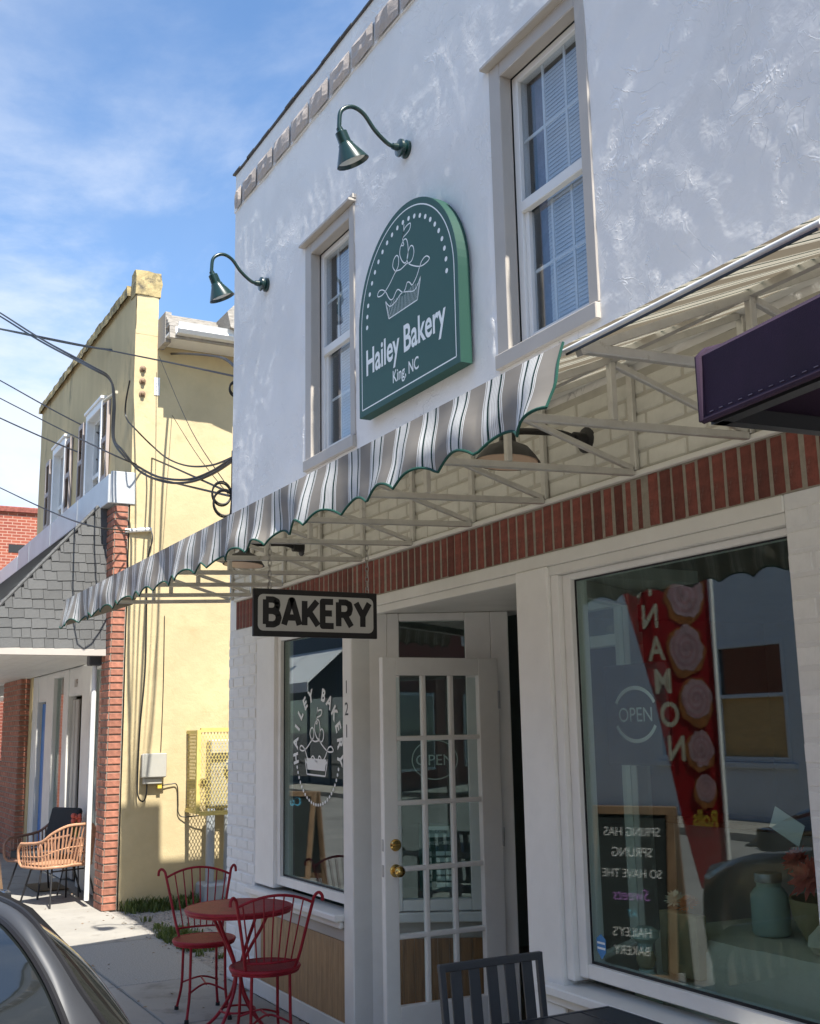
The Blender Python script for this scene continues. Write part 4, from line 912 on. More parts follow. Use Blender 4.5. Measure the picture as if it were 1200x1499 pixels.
def shingle_rows():
    n_end = (Bs-Aw).cross(Cp-Aw).normalized()
    if n_end.x < 0: n_end = -n_end
    upv = (Cp-Vector((cx1, -.13, ez_))).normalized(); H = (Cp-Vector((cx1, -.13, ez_))).length; yv = Vector((0, 1, 0)); rows = 15; rh = H/rows; rnd = random.Random(21)
    for r in range(rows):
        t0, t1 = r/rows, (r+1)/rows; y0 = cy+( -.13-cy)*t0; y = y0-rnd.uniform(0, .12); 
        while y < .0:
            w = rnd.choice((.09, .12, .15, .19)); a, b = max(y, cy+(-.13-cy)*(t0*.5+t1*.5)), min(y+w, .015); y += w
            if b-a < .02: continue
            base = Vector((cx1, (a+b)/2, ez_))+upv*(H*t0-.006)+n_end*(.020+rnd.uniform(0, .003))
            mt = Matrix((( (yv*(b-a-.004)).x, n_end.x, (upv*rh*1.12-n_end*.015).x, 0), ((yv*(b-a-.004)).y, n_end.y, (upv*rh*1.12-n_end*.015).y, 0), ((yv*(b-a-.004)).z, n_end.z, (upv*rh*1.12-n_end*.015).z, 0), (0, 0, 0, 1)))
            o = bpy.data.objects.new('shingle', sh); reg(o, CN); mt.translation = base-ORG[CN.name]; o.matrix_basis = mt
    # front slope, seen edge on
    d = (Cq-Dq); nrm = Vector((0, -d.z, d.y)).normalized(); nrm = nrm if nrm.y < 0 else -nrm
    f = MB()
    for r in range(rows):
        a = d*(r/rows); b = d*((r+1)/rows)*1.0
        x1_ = cx1-.16*(r/rows)
        q0, q1 = Vector((0, Dq.y, Dq.z))+Vector((0, a.y, a.z))+nrm*.02, Vector((0, Dq.y, Dq.z))+Vector((0, b.y, b.z))+nrm*.006
        x = cx0
        while x < x1_:
            xe = min(x+rnd.uniform(.15, .3), x1_+.01); e = rnd.uniform(0, .006)
            f.add([(x, q0.y-e, q0.z), (xe-.004, q0.y-e, q0.z), (xe-.004, q1.y-e, q1.z), (x, q1.y-e, q1.z)], [(0, 1, 2, 3)]); x = xe
    tag(f.build('front_shingles', M['shingle'], CN), kind='stuff')
shingle_rows()
MB().tube([Bs+Vector((.01, 0, .02)), Cp+Vector((.012, -.01, .02))], .02, 6).build('hip_ridge', M['shingle'], CN)
MB().bar(Vector((cx1+.012, .0, ez_+.55)), Cp+Vector((.03, .12, .0)), .05, .012).build('step_flashing', M['cap'], CN)
MB().box(cx1-.02, cx1+.028, cy-.02, .02, ez_-.075, ez_-.004).box(cx0, cx1-.0205, cy-.024, cy+.01, ez_-.075, ez_-.004).build('fascia', M['greige'], CN, bevel=.004)
mb = MB(); y = cy+.012
while y < YF-.02: mb.box(cx0, cx1-.022, y, min(y+.145, YF-.004), ez_-.06, ez_-.045); y += .15
mb.build('soffit_boards', M['offwhite'], CN)
# brick pier at the corner of the yellow building
BP = MB().box(-11.742, -11.408, -.042, .098, 0, 4.05).build('brick_pier', M['rmortar'], YB)
ob_f = MB().box(-.1, .1, 0, .02, -.029, .029).mesh('brick', M['obrick'], bevel=.004); ob_s = MB().box(0, .02, -.0625, .0625, -.029, .029).mesh('brick', M['obrick'], bevel=.004)
z = .035; k = 0; rnd = random.Random(30)
while z < 4.02:
    if k % 2:
        inst('brick', ob_f, (-11.575+.06, -.052+rnd.uniform(-.003, .003), z), BP, sc=(.95, 1, 1)); inst('brick', ob_f, (-11.69, -.052, z), BP, sc=(.5, 1, 1))
    else:
        inst('brick', ob_f, (-11.64, -.052+rnd.uniform(-.003, .003), z), BP, sc=(.95, 1, 1)); inst('brick', ob_f, (-11.465, -.052, z), BP, sc=(.62, 1, 1))
    inst('brick', ob_s, (-11.418+rnd.uniform(0, .005), .026, z), BP, sc=(1, 1.02, 1)); z += .0735; k += 1
# shop front of the yellow building
SFY = .16
fr = MB()
def yb(x0, x1, z0, z1, y0=SFY-.03, y1=SFY+.08): fr.box(x0, x1, y0, y1, z0, z1)
for x0, x1 in ((-16.7, -16.22), (-15.62, -15.14), (-14.50, -14.22), (-13.44, -13.0), (-12.02, -11.75)): yb(x0, x1, 0, 2.50)
for x0, x1, z in ((-16.22, -15.62, 2.14), (-14.22, -13.44, 2.16)): yb(x0, x1, z, 2.50, SFY-.02)
for x0, x1 in ((-15.14, -14.50), (-13.0, -12.02)): yb(x0, x1, 2.42, 2.50); yb(x0, x1, 0, .62)
fr.build('shopfront', M['offwhite'], YB, bevel=.006)
for x0, x1 in ((-15.14, -14.50), (-13.0, -12.02)): MB().box(x0, x1, SFY+.02, SFY+.026, .62, 2.42).build('shop_pane', M['glass'], YB)
MB().box(-16.17, -15.67, SFY+.03, SFY+.07, .02, 2.12).build('blue_door', M['blue'], YB, bevel=.006)
MB().box(-14.17, -14.05, SFY+.02, SFY+.06, .02, 2.12).box(-14.05, -13.9, SFY+.03, SFY+.06, .02, 2.12).build('open_door_leaf', M['greige'], YB, bevel=.006)
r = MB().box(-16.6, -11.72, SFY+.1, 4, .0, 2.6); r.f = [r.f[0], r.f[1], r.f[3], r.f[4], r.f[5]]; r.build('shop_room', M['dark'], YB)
MB().box(-16.6, -11.72, SFY+.05, SFY+.12, 2.505, 4.1).build('shop_lintel', M['offwhite'], YB)
text('109', .14, M['frame'], YB, (-13.83, SFY-.0225, 2.26), ux, uz, name='house_number', align='CENTER')
# notices and a red ornament in the shop window
MB().box(-14.86, -14.66, SFY+.04, SFY+.045, 1.55, 2.1).build('window_notice', M['signwhite'], YB); MB().lathe([(0, .0), (.09, .03), (.11, .1), (.08, .17), (0, .2)], (-14.76, SFY+.16, 1.22), uz, 14).build('red_ornament', M['flagred'], YB, smooth=True)
DS = MB().tube(smooth_path([(-11.83, -.10, 2.42), (-11.83, -.10, 2.2), (-11.83, -.10, 1.2), (-11.83, -.10, .06)], 3), .026, 10).build('downspout', M['alubright'], YB, smooth=True)
MB().box(-11.90, -11.76, -.17, -.04, 2.40, 2.52).build('downspout_head', M['slate'], YB, bevel=.01)
# three rusty bolts, white scar patches
for z in (5.555, 5.418, 5.275):
    MB().lathe([(0, 0), (.035, 0), (.035, .01), (.02, .014), (.02, .04), (0, .045)], (YX1+.004, .20, z), ux, 12).build('anchor_bolt', M['frame'], YB)
MB().box(YX1+.004, YX1+.0065, .33, .39, 5.28, 5.48).build('paint_patch', M['stucco'], YB)
# cable bracket on the front, conduit bracket at the pier
MB().tube([(-12.18, -.02, 5.38), (-11.62, -.02, 5.33)], .018, 8).build('wire_bracket', M['pcable'], YB); MB().tube([(-11.385, .06, 3.77), (-11.36, .33, 3.80)], .022, 8).build('pipe_stub', M['alubright'], YB)
# utility box
UB = thing('utility_box', 'grey plastic utility box mounted on the yellow side wall', 'utility box', (YX1, .41, 1.24))
MB().box(YX1+.012, YX1+.10, .29, .525, 1.255, 1.49).build('case', M['box'], UB, bevel=.008)
MB().box(YX1+.1002, YX1+.112, .283, .532, 1.262, 1.497).build('cover', M['box'], UB, bevel=.006)
MB().box(YX1+.012, YX1+.075, .31, .50, 1.195, 1.2545).build('lower_housing', M['box'], UB, bevel=.006); MB().box(YX1+.02, YX1+.06, .46, .50, 1.15, 1.194).build('tag', M['flagyellow'], UB)
# wire mesh cage
CG = thing('meter_cage', 'yellow painted wire mesh cage around a meter on the side wall', 'cage', (YX1, 1.1, .88))
gy0, gy1, gz0, gz1, gx_ = .78, 1.75, .90, 1.72, YX1+.36
f = MB()
for y in (gy0, gy1): f.bar((gx_, y, gz0), (gx_, y, gz1), .04); f.bar((YX1+.01, y, gz0+.02), (gx_-.02, y, gz0+.02), .035); f.bar((YX1+.01, y, gz1-.02), (gx_-.02, y, gz1-.02), .035)
for z in (gz0, gz1): f.bar((gx_, gy0+.02, z), (gx_, gy1-.02, z), .04)
f.build('frame', M['cage'], CG)
def mesh_panel(o, u, v, wu, wv, p=.034, a=.0026):
    mb = MB(); o, u, v = Vector(o), Vector(u), Vector(v); k = -int(wv/p)-1
    while k*p < wu:
        for sgn in (1, -1):
            # diamonds: lines with slope 2
            x0 = k*p; pts = []
            s0, s1 = (x0, x0+wv*.5) if sgn > 0 else (x0+wv*.5, x0)
            t0, t1 = 0, 1
            A, B = Vector((s0, 0)), Vector((s1, wv))
            def cl(A, B):
                t0, t1 = 0.0, 1.0; d = B-A
                for lo, hi, q, dq in ((0, wu, A.x, d.x),):
                    if abs(dq) < 1e-9: return None
                    ta, tb = (lo-q)/dq, (hi-q)/dq
                    if ta > tb: ta, tb = tb, ta
                    t0, t1 = max(t0, ta), min(t1, tb)
                return (A+d*t0, A+d*t1) if t1 > t0+1e-4 else None
            c = cl(A, B)
            if c: mb.bar(o+u*c[0].x+v*c[0].y, o+u*c[1].x+v*c[1].y, a*2, a*1.2, up=u.cross(v))
        k += 1
    return mb
tag(mesh_panel((gx_+.004, gy0+.02, gz0+.02), uy, uz, gy1-gy0-.04, gz1-gz0-.04).build('mesh', M['cage'], CG), kind='stuff')
tag(mesh_panel((YX1+.01, gy0, gz0+.03), ux, uz, .33, gz1-gz0-.06).build('mesh', M['cage'], CG), kind='stuff')
MT = thing('electric_meter', 'pale grey meter box behind the yellow wire cage', 'meter', (YX1, 1.3, .95))
MB().box(YX1+.01, YX1+.17, .98, 1.6, .95, 1.62).build('case', M['box'], MT, bevel=.01)
MB().lathe([(0, .06), (.07, .06), (.085, .04), (.085, 0)], (YX1+.17, 1.2, 1.35), ux, 24).build('dial', M['pvc'], MT, smooth=True)
CP = thing('conduit_pair', 'two grey conduits rising from a concrete block below the cage', 'conduit', (YX1+.15, 1.0, 0))
for y in (.985, 1.175): MB().tube([(YX1+.16, y, .2), (YX1+.16, y, .93)], .045, 14).build('pipe', M['pvc'], CP, smooth=True)
MB().box(YX1+.02, YX1+.34, .88, 1.30, -.03, .215).build('block', M['pvc'], CP, bevel=.02)

# ------------------------------------------------------------------ neighbours further down the street
def plain_building(name, label, x0, x1, y0, y1, h, m, wins=(), wm='dark', face=-1, wy=None):
    b = thing(name, label, 'building', ((x0+x1)/2, y0, 0))
    MB().box(x0, x1, y0, y1, -.13, h).build('wall', m, b); MB().box(x0-.06, x1+.06, y0-.06, y1+.06, h+.001, h+.14).build('coping', M['cope'] if face < 0 else M['offwhite'], b, bevel=.02)
    yy = y0 if face < 0 else y1
    for (a, c, z0, z1) in wins:
        f = MB().box(a, c, min(yy, yy+face*.06), max(yy, yy+face*.06), z0, z1).build('window', M['offwhite'], b, bevel=.01)
        MB().box(a+.09, c-.09, min(yy+face*.061, yy+face*.068), max(yy+face*.061, yy+face*.068), z0+.09, z1-.09).build('pane', M['carglass'], f)
    return b
NB = plain_building('neighbour_shop', 'low white shopfront left of the brown brick column', -24.5, -18.35, .25, 8, 4.0, M['greyfacade'], [(-20.0, -18.75, .9, 2.35), (-22.4, -21.4, .1, 2.3)])
BC = thing('brick_column', 'brown brick column between the white shopfront and the blue door', 'column', (-17.5, -.0, 0))
cb = MB().box(-18.3, -16.8, .0, .5, 0, 2.5).build('core', M['rmortar'], BC)
z = .035; k = 0
while z < 2.47:
    x = -18.3-(.1 if k % 2 else 0)
    while x < -16.82:
        a, b = max(x, -18.3), min(x+.2, -16.8); 
        if b-a > .04: inst('brick', ob_f, ((a+b)/2, -.010, z), BC, sc=((b-a-.008)/.2, 1, 1))
        x += .208
    inst('brick', ob_s, (-16.81, .06, z), BC); inst('brick', ob_s, (-16.81, .19, z), BC); z += .0735; k += 1
def brick_mat():
    m = bpy.data.materials.new('far_red_brickwork'); m.use_nodes = True; nt = m.node_tree; N = nt.nodes; L = nt.links; b = N['Principled BSDF']; b.inputs['Roughness'].default_value = .85
    tc = N.new('ShaderNodeTexCoord'); sp = N.new('ShaderNodeSeparateXYZ'); L.new(tc.outputs['Object'], sp.inputs[0]); cb = N.new('ShaderNodeCombineXYZ'); L.new(sp.outputs[1], cb.inputs[0]); L.new(sp.outputs[2], cb.inputs[1])
    t = N.new('ShaderNodeTexBrick'); t.inputs['Scale'].default_value = 1.0; t.inputs['Brick Width'].default_value = .215; t.inputs['Row Height'].default_value = .075; t.inputs['Mortar Size'].default_value = .010
    t.inputs['Color1'].default_value = (.33, .085, .045, 1); t.inputs['Color2'].default_value = (.24, .055, .035, 1); t.inputs['Mortar'].default_value = (.42, .25, .19, 1); L.new(cb.outputs[0], t.inputs['Vector']); L.new(t.outputs[0], b.inputs['Base Color'])
    return m
RB = thing('red_brick_building', 'red brick building with small vent far down the street', 'building', (-30, 2, 0))
MB().box(-40, -28, -4, 9, -.13, 7.05).build('wall', brick_mat(), RB); MB().box(-40.05, -27.93, -4.05, 9, 7.051, 7.2).build('coping', M['rbrick'], RB, bevel=.02)
MB().box(-28.0, -27.99, 1.40, 1.78, 6.07, 6.27).build('vent', M['dark'], RB)

# ------------------------------------------------------------------ red bistro set
def rings(cx, cy, z, r, n=40): return [(cx+r*cos(2*pi*k/n), cy+r*sin(2*pi*k/n), z) for k in range(n)]
def wire_disc(r, z, p, a):
    mb = MB(); n = int(2*r/p)
    for d in (0, 1):
        for k in range(-n//2, n//2+1):
            o = k*p
            if abs(o) >= r*.98: continue
            h = sqrt(r*r-o*o); q = (lambda s, t: ((s-t)*.7071, (s+t)*.7071, z+.0006*d))
            mb.bar(q(o, -h), q(o, h), a, a*.6)
    return mb
def red_chair(loc, rz, lab):
    t = thing('bistro_chair', lab, 'chair', loc, rz, group='red wrought iron bistro chairs'); R_ = M['redmetal']; sr = .185
    st = MB().tube(rings(0, 0, .44, sr), .011, 8, closed=True).tube(rings(0, 0, .425, sr-.004), .008, 6, closed=True).build('seat', R_, t, smooth=True)
    tag(wire_disc(sr-.004, .443, .017, .0115).build('seat_mesh', R_, st), kind='stuff')
    for sx, sy in ((1, 1), (1, -1), (-1, 1), (-1, -1)):
        a = atan2(sy*.75, sx); e = 1.30 if sx > 0 else 1.45
        px, py = cos(a)*sr*.93, sin(a)*sr*.93
        lg = MB().tube(smooth_path([(px, py, .43), (px*1.02, py*1.02, .30), (px*1.08, py*1.06, .15), (px*e, py*1.25, .012)], 5), .0085, 8).build('leg', R_, t, smooth=True)
        MB().lathe([(0, 0), (.014, 0), (.013, .022), (.009, .026)], (px*e, py*1.25, .0), uz, 10).build('rubber_foot', M['rubber'], lg)
    fr = smooth_path([(.135*1.1, -.115, .16), (.09, 0, .20), (.15, .115, .16)], 6); MB().tube(fr, .006, 6).tube(smooth_path([(-.14, -.115, .17), (-.08, 0, .21), (-.14, .115, .17)], 6), .006, 6).tube([(.1, 0, .197), (-.09, 0, .207)], .006, 6).build('stretcher', R_, t, smooth=True)
    L_ = lambda k, s: None
    for s in (-1, 1):
        pth = smooth_path([(-.115, s*.13, .43), (-.165, s*.150, .52), (-.20, s*.178, .66), (-.232, s*.205, .79), (-.242, s*.214, .825), (-.256, s*.232, .842), (-.268, s*.247, .828), (-.270, s*.250, .80)], 5)
        MB().tube(pth, .0085, 8).build('back_upright', R_, t, smooth=True)
    top = [(-.232-.030*(1-(k/7.5-1)**2), -.205+.41*k/15, .790+.052*(1-(k/7.5-1)**2)) for k in range(16)]
    low = [(-.148-.035*(1-(k/7.5-1)**2), -.140+.28*k/15, .490-.0*k) for k in range(16)]
    b = MB().tube(top, .0075, 8).build('top_rail', R_, t, smooth=True); MB().tube(low, .0065, 8).build('lower_rail', R_, t, smooth=True)
    for k in range(2, 15, 2): MB().tube([low[k], top[k]], .0042, 6).build('spindle', R_, t, smooth=True)
    return t
red_chair((-6.99, -.47, .0), radians(-8), 'red wrought iron chair behind the red table, nearest the alley')
red_chair((-6.02, -.445, .0), radians(172), 'red wrought iron chair in front of the red table, back to the viewer')
def red_table(loc):
    t = thing('bistro_table', 'round red wrought iron bistro table between two red chairs', 'table', loc, 0.0); R_ = M['redmetal']; r = .295
    tp = MB().tube(rings(0, 0, .715, r, 56), .011, 8, closed=True).tube(rings(0, 0, .700, r-.003, 56), .008, 6, closed=True).build('top_rim', R_, t, smooth=True)
    tag(wire_disc(r-.004, .720, .017, .0130).build('top_mesh', R_, tp), kind='stuff')
    for k in range(4):
        a = radians(35+90*k); c, s = cos(a), sin(a)
        MB().tube(smooth_path([(c*.20, s*.20, .70), (c*.15, s*.15, .61), (c*.075, s*.075, .50), (c*.024, s*.024, .40), (c*.020, s*.020, .34), (c*.05, s*.05, .25), (c*.14, s*.14, .13), (c*.235, s*.235, .05), (c*.262, s*.262, .01)], 5), .0095, 8).build('leg', R_, t, smooth=True)
    MB().lathe([(.0, .0), (.036, .0), (.038, .02), (.036, .04), (0, .04)], (0, 0, .35), uz, 16).build('collar', R_, t, smooth=True)
    MB().tube(rings(0, 0, .175, .095), .006, 6, closed=True).build('brace_ring', R_, t, smooth=True)
red_table((-6.29, -.50, 0))

# ------------------------------------------------------------------ slate chair and dark table
SCH = thing('slat_back_chair', 'slate grey metal chair with vertical slat back beside the dark table', 'chair', (-3.33, -.605, 0), 0.0)
def up_(s): return [(-.10, s*.20, 0), (-.10, s*.20, .44), (-.118, s*.203, .62), (-.135, s*.205, .90)]
for s in (-1, 1):
    MB().bar((-.075, s*.195, .0), (-.075, s*.195, .45), .025).bar((-.075, s*.195, .44), (-.128, s*.200, .905), .022).build('rear_leg', M['slate'], SCH, bevel=.003)
    MB().bar((.30, s*.195, 0), (.30, s*.195, .44), .025).build('leg', M['slate'], SCH, bevel=.003); MB().bar((-.075, s*.195, .43), (.30, s*.195, .43), .022).build('seat_rail', M['slate'], SCH)
MB().bar((-.128, -.212, .898), (-.128, .212, .898), .022, .026).build('top_rail', M['slate'], SCH, bevel=.003); MB().bar((-.085, -.19, .53), (-.085, .19, .53), .02).build('lower_rail', M['slate'], SCH)
for k in range(5):
    y = -.146+.073*k; MB().bar((-.085, y, .535), (-.127, y, .892), .042, .006, up=(1, 0, 0)).build('back_slat', M['slate'], SCH)
for k in range(6): MB().box(-.07+.062*k, -.018+.062*k, -.185, .185, .442, .450).build('seat_slat', M['slate'], SCH)
DT = thing('dark_table', 'dark slatted patio table under the large right window', 'table', (-2.95, -.60, 0), 0.0)
for k in range(6): MB().box(-.36, .36, -.375+.1272*k, -.375+.1272*k+.122, .705, .73).build('top_plank', M['navy'], DT, bevel=.003)
MB().box(-.375, -.362, -.39, .39, .69, .731).box(.362, .375, -.39, .39, .69, .731).box(-.3615, .3615, .379, .392, .69, .731).box(-.3615, .3615, -.392, -.379, .69, .731).build('edge_frame', M['slate'], DT)
for sx in (-1, 1):
    for sy in (-1, 1): MB().bar((sx*.34, sy*.35, 0), (sx*.34, sy*.35, .69), .035).build('leg', M['slate'], DT)

# ------------------------------------------------------------------ rattan chairs
def rattan_chair(loc, rz, lab, body, cushion):
    t = thing('rattan_chair', lab, 'chair', loc, rz, group='rattan chairs outside the yellow building')
    # front = +x. lower rail U and upper rail U
    def U_(z0, zb, w, fx, bx, lean):
        pts = []
        for s in (1,): pass
        P = [(fx, -w, z0), (fx*.4, -w*1.02, z0+(zb-z0)*.04), (bx*.5, -w*1.0, z0+(zb-z0)*.18), (bx*.92, -w*.80, z0+(zb-z0)*.62), (bx*1.05-lean*.6, -w*.45, zb-.01), (bx*1.08-lean, 0, zb), (bx*1.05-lean*.6, w*.45, zb-.01), (bx*.92, w*.80, z0+(zb-z0)*.62), (bx*.5, w, z0+(zb-z0)*.18), (fx*.4, w*1.02, z0+(zb-z0)*.04), (fx, w, z0)]
        return smooth_path(P, 7)
    lo = U_(.37, .40, .27, .27, -.26, 0); hi = U_(.60, .80, .30, .25, -.28, .10)
    MB().tube(hi, .015, 8).tube(lo, .015, 8).tube(smooth_path([lo[0], (.305, -.285, .42), (.305, -.295, .54), hi[0]], 4), .015, 8).tube(smooth_path([lo[-1], (.305, .285, .42), (.305, .295, .54), hi[-1]], 4), .015, 8).tube([lo[0], lo[-1]], .015, 8).build('rattan_rail', body, t, smooth=True)
    n = len(lo)
    for k in range(2, n-2, 2):
        MB().tube([lo[k], (Vector(lo[k])*.5+Vector(hi[k])*.5)*1.0+Vector((0, 0, 0)), hi[k]], .0085, 6).build('rattan_stake', body, t, smooth=True)
    m1 = [Vector(a)*.55+Vector(b)*.45 for a, b in zip(lo, hi)]; MB().tube(m1, .007, 6).build('woven_band', body, t, smooth=True)
    s = MB().prism(rrect(-.25, .27, -.25, .25, .06), (0, 0, .375), ux, uy, uz, 0, .02).build('seat', body, t)
    for k in range(5): pass
    if cushion:
        MB().prism(rrect(-.22, .28, -.25, .25, .05), (0, 0, .40), ux, uy, uz, 0, .07).build('seat_cushion', M['cushion'], t, bevel=.015, smooth=True)
        MB().fbox((-.20, 0, .44), (0, 1, 0), (-.28, 0, .96), (.96, 0, .28), -.235, .235, 0, .46, 0, .08).build('back_cushion', M['cushion'], t, bevel=.025, smooth=True)
    for sx, sy in ((1, 1), (1, -1), (-1, 1), (-1, -1)): MB().tube([(sx*.19, sy*.20, .375), (sx*.285, sy*.265, .0)], .010, 8).build('leg', M['black'], t, smooth=True)
    MB().tube([(.2, -.2, .34), (.2, .2, .34)], .008, 6).tube([(-.2, -.2, .34), (-.2, .2, .34)], .008, 6).build('leg_brace', M['black'], t)
rattan_chair((-12.26, -.29, 0), radians(200), 'honey rattan armchair nearest the brick pier', M['rattan'], False)
rattan_chair((-13.0, -.30, 0), radians(-62), 'brown rattan armchair with charcoal cushions by the shop door', M['rattan2'], True)
TT = thing('side_table', 'small black side table between the rattan chairs', 'table', (-12.75, -.02, 0), 0.0)
MB().lathe([(0, 0), (.20, 0), (.205, .01), (.20, .02), (0, .02)], (0, 0, .44), uz, 28).build('top', M['black'], TT, smooth=True)
for k in range(3): a = k*2.094; MB().tube([(cos(a)*.1, sin(a)*.1, .44), (cos(a)*.19, sin(a)*.19, 0)], .008, 6).build('leg', M['black'], TT)
VS = thing('tulip_vase', 'glass vase of pink tulips on the small black table', 'vase', (-12.75, -.02, .46), 0.0)
MB().lathe([(0, 0), (.04, 0), (.05, .05), (.035, .13), (.045, .18)], (0, 0, 0), uz, 18).build('vase', M['glass'], VS, smooth=True)
rnd = random.Random(9); tul = MB().lathe([(0, 0), (.018, .008), (.024, .028), (.020, .045), (.010, .056)], (0, 0, 0), uz, 8).mesh('tulip', M['coral'], smooth=True)
for k in range(11):
    a = rnd.uniform(0, 6.28); r_ = rnd.uniform(.01, .09); h = rnd.uniform(.28, .36)
    o = bpy.data.objects.new('tulip', tul); reg(o, VS); o.location = (cos(a)*r_, sin(a)*r_, h); MB().tube([(0, 0, .02), (cos(a)*r_*.4, sin(a)*r_*.4, .16), (cos(a)*r_, sin(a)*r_, h)], .003, 5).build('stem', M['grass'], VS)
    MB().add([(cos(a)*r_*.3, sin(a)*r_*.3, .12), (cos(a+.3)*r_*1.3, sin(a+.3)*r_*1.3, h*.75), (cos(a+.1)*r_*1.6, sin(a+.1)*r_*1.6, h*.85), (cos(a-.2)*r_, sin(a-.2)*r_, h*.6)], [(0, 1, 2, 3)]).build('leaf', M['grass'], VS)
tag(MB().box(-13.9, -13.2, -.34, .02, .003, .015).build('door_mat', M['mat'], bevel=.004), 'brown door mat in front of the dark shop doorway', 'mat')
MBX = thing('mail_box', 'black mail box on the white shopfront beyond the brick column', 'mail box', (-18.9, .2, 1.0)); MB().box(-19.1, -18.7, .06, .24, 1.0, 1.28).build('case', M['black'], MBX, bevel=.02); MB().box(-19.11, -18.69, .05, .24, 1.281, 1.31).build('lid', M['black'], MBX, bevel=.01)

# ------------------------------------------------------------------ parked car (rear corner in view)
CAR = thing('parked_car', 'dark grey car parked at the kerb, rear corner in view', 'car', (-4.2, -3.08, -.13), 0.0)
def car():
    # local x: + is the rear (towards the viewer); z from the road
    def sec(x, hw, zl, zbelt, top, thw):
        """half section points (y,z) from sill to roof centre"""
        return [(hw*.94, zl), (hw, zl+.18), (hw*1.005, zl+.42), (hw*.985, zbelt-.06), (hw*.955, zbelt)]
    st = [(-1.55, .60, .42, .72), (-1.50, .78, .36, .84), (-1.38, .88, .25, .95), (-.95, .93, .22, 1.06), (-.2, .955, .22, 1.13), (.8, .965, .22, 1.18), (1.55, .965, .24, 1.20), (1.95, .945, .30, 1.19), (2.16, .87, .38, 1.15), (2.22, .77, .48, 1.05)]
    mb = MB(); n = 18
    for x, hw, zl, zb in st:
        ring = []
        h = zb-zl
        half = [(0, zl), (hw*.75, zl), (hw*.93, zl+.05), (hw*.985, zl+h*.28), (hw, zl+h*.52), (hw*.99, zl+h*.74), (hw*.965, zl+h*.90), (hw*.90, zl+h*.985), (hw*.55, zl+h*1.0), (0, zl+h*1.0)]
        ring = [(y, z) for y, z in half]+[(-y, z) for y, z in half[-2:0:-1]]
        for y, z in ring: mb.v.append((x, y, z))
        n = len(ring)
    for i in range(len(st)-1):
        for k in range(n): mb.f.append((i*n+k, i*n+(k+1) % n, (i+1)*n+(k+1) % n, (i+1)*n+k))
    mb.f += [tuple(range(n)), tuple((len(st)-1)*n+k for k in range(n))]
    b = mb.build('body', M['carpaint'], CAR, smooth=True)
    # greenhouse: pillar band, quarter glass, rear window, roof
    out = [(1.55, .625, 1.511), (1.75, .679, 1.505), (1.84, .717, 1.481), (1.90, .760, 1.421), (1.94, .799, 1.355), (1.96, .841, 1.294), (1.95, .898, 1.205)]
    inn = [(1.62, .600, 1.490), (1.80, .662, 1.480), (1.89, .698, 1.445), (1.95, .732, 1.388), (2.0, .757, 1.326), (2.025, .778, 1.262), (2.03, .80, 1.19)]
    belt = [(-.95, .90, 1.10), (-.3, .93, 1.15), (.4, .945, 1.21), (.95, .95, 1.262), (1.2, .953, 1.262), (1.45, .955, 1.245), (1.7, .948, 1.225), (1.93, .93, 1.20)]
    rail = [(-.55, .66, 1.36), (-.2, .65, 1.47), (.4, .635, 1.515), (1.0, .63, 1.52), (1.3, .628, 1.516), (1.55, .632, 1.508), (1.82, .712, 1.478), (1.955, .88, 1.23)]
    def loft(A, B, name, mtl, bulge=(0, 0, 0), m=8, dense=5, thick=0):
        a, b_ = smooth_path(A, dense), smooth_path(B, dense); q = MB(); nn = len(a)
        for i in range(nn):
            for k in range(m+1):
                t = k/m; q.v.append(tuple(a[i]*(1-t)+b_[i]*t+Vector(bulge)*(4*t*(1-t))))
        q.f = [(i*(m+1)+k, i*(m+1)+k+1, (i+1)*(m+1)+k+1, (i+1)*(m+1)+k) for i in range(nn-1) for k in range(m)]
        return q.build(name, mtl, CAR, smooth=True)
    fl = lambda l: [(p[0], -p[1], p[2]) for p in l]
    for s in (1, -1):
        o_, i_, b2, r2 = (out, inn, belt, rail) if s > 0 else (fl(out), fl(inn), fl(belt), fl(rail))
        loft(o_, i_, 'rear_pillar', M['cartrim'], (.012, 0, .008), m=6); loft(b2, r2, 'side_glass', M['carglass'], (0, s*.03, .012))
        MB().tube(smooth_path([(p[0]+.002, p[1]+s*.002, p[2]+.002) for p in o_], 4), .006, 6).build('pillar_seam', M['black'], CAR, smooth=True); MB().tube(smooth_path([(p[0]+.004, p[1], p[2]+.003) for p in i_], 4), .007, 6).build('glass_seal', M['black'], CAR, smooth=True)
        MB().tube(smooth_path(b2, 4), .010, 6).build('belt_moulding', M['black'], CAR, smooth=True)
        for p, q in ((2, 2), (4, 4)): MB().tube([b2[p], tuple((Vector(b2[p])+Vector(r2[q]))/2+Vector((0, s*.03, .012))), r2[q]], .02, 6).build('door_pillar', M['black'], CAR, smooth=True)
    loft(inn, fl(inn), 'rear_window', M['carglass'], (.07, 0, .03), m=16)
    rl = [(-.55, .66, 1.36), (-.2, .65, 1.47), (.4, .635, 1.515), (1.0, .63, 1.52), (1.62, .61, 1.498)]
    loft(rl, fl(rl), 'roof', M['carpaint'], (0, 0, .07), m=16)
    MB().tube(smooth_path([(1.60, -.60, 1.50), (1.72, 0, 1.575), (1.60, .60, 1.50)], 6), .02, 8).build('spoiler', M['carpaint'], CAR, smooth=True)
    MB().add([(-.98, -.80, 1.07), (-.98, .80, 1.07), (-.5, .64, 1.38), (-.5, -.64, 1.38)], [(0, 1, 2, 3)]).build('windscreen', M['carglass'], CAR)
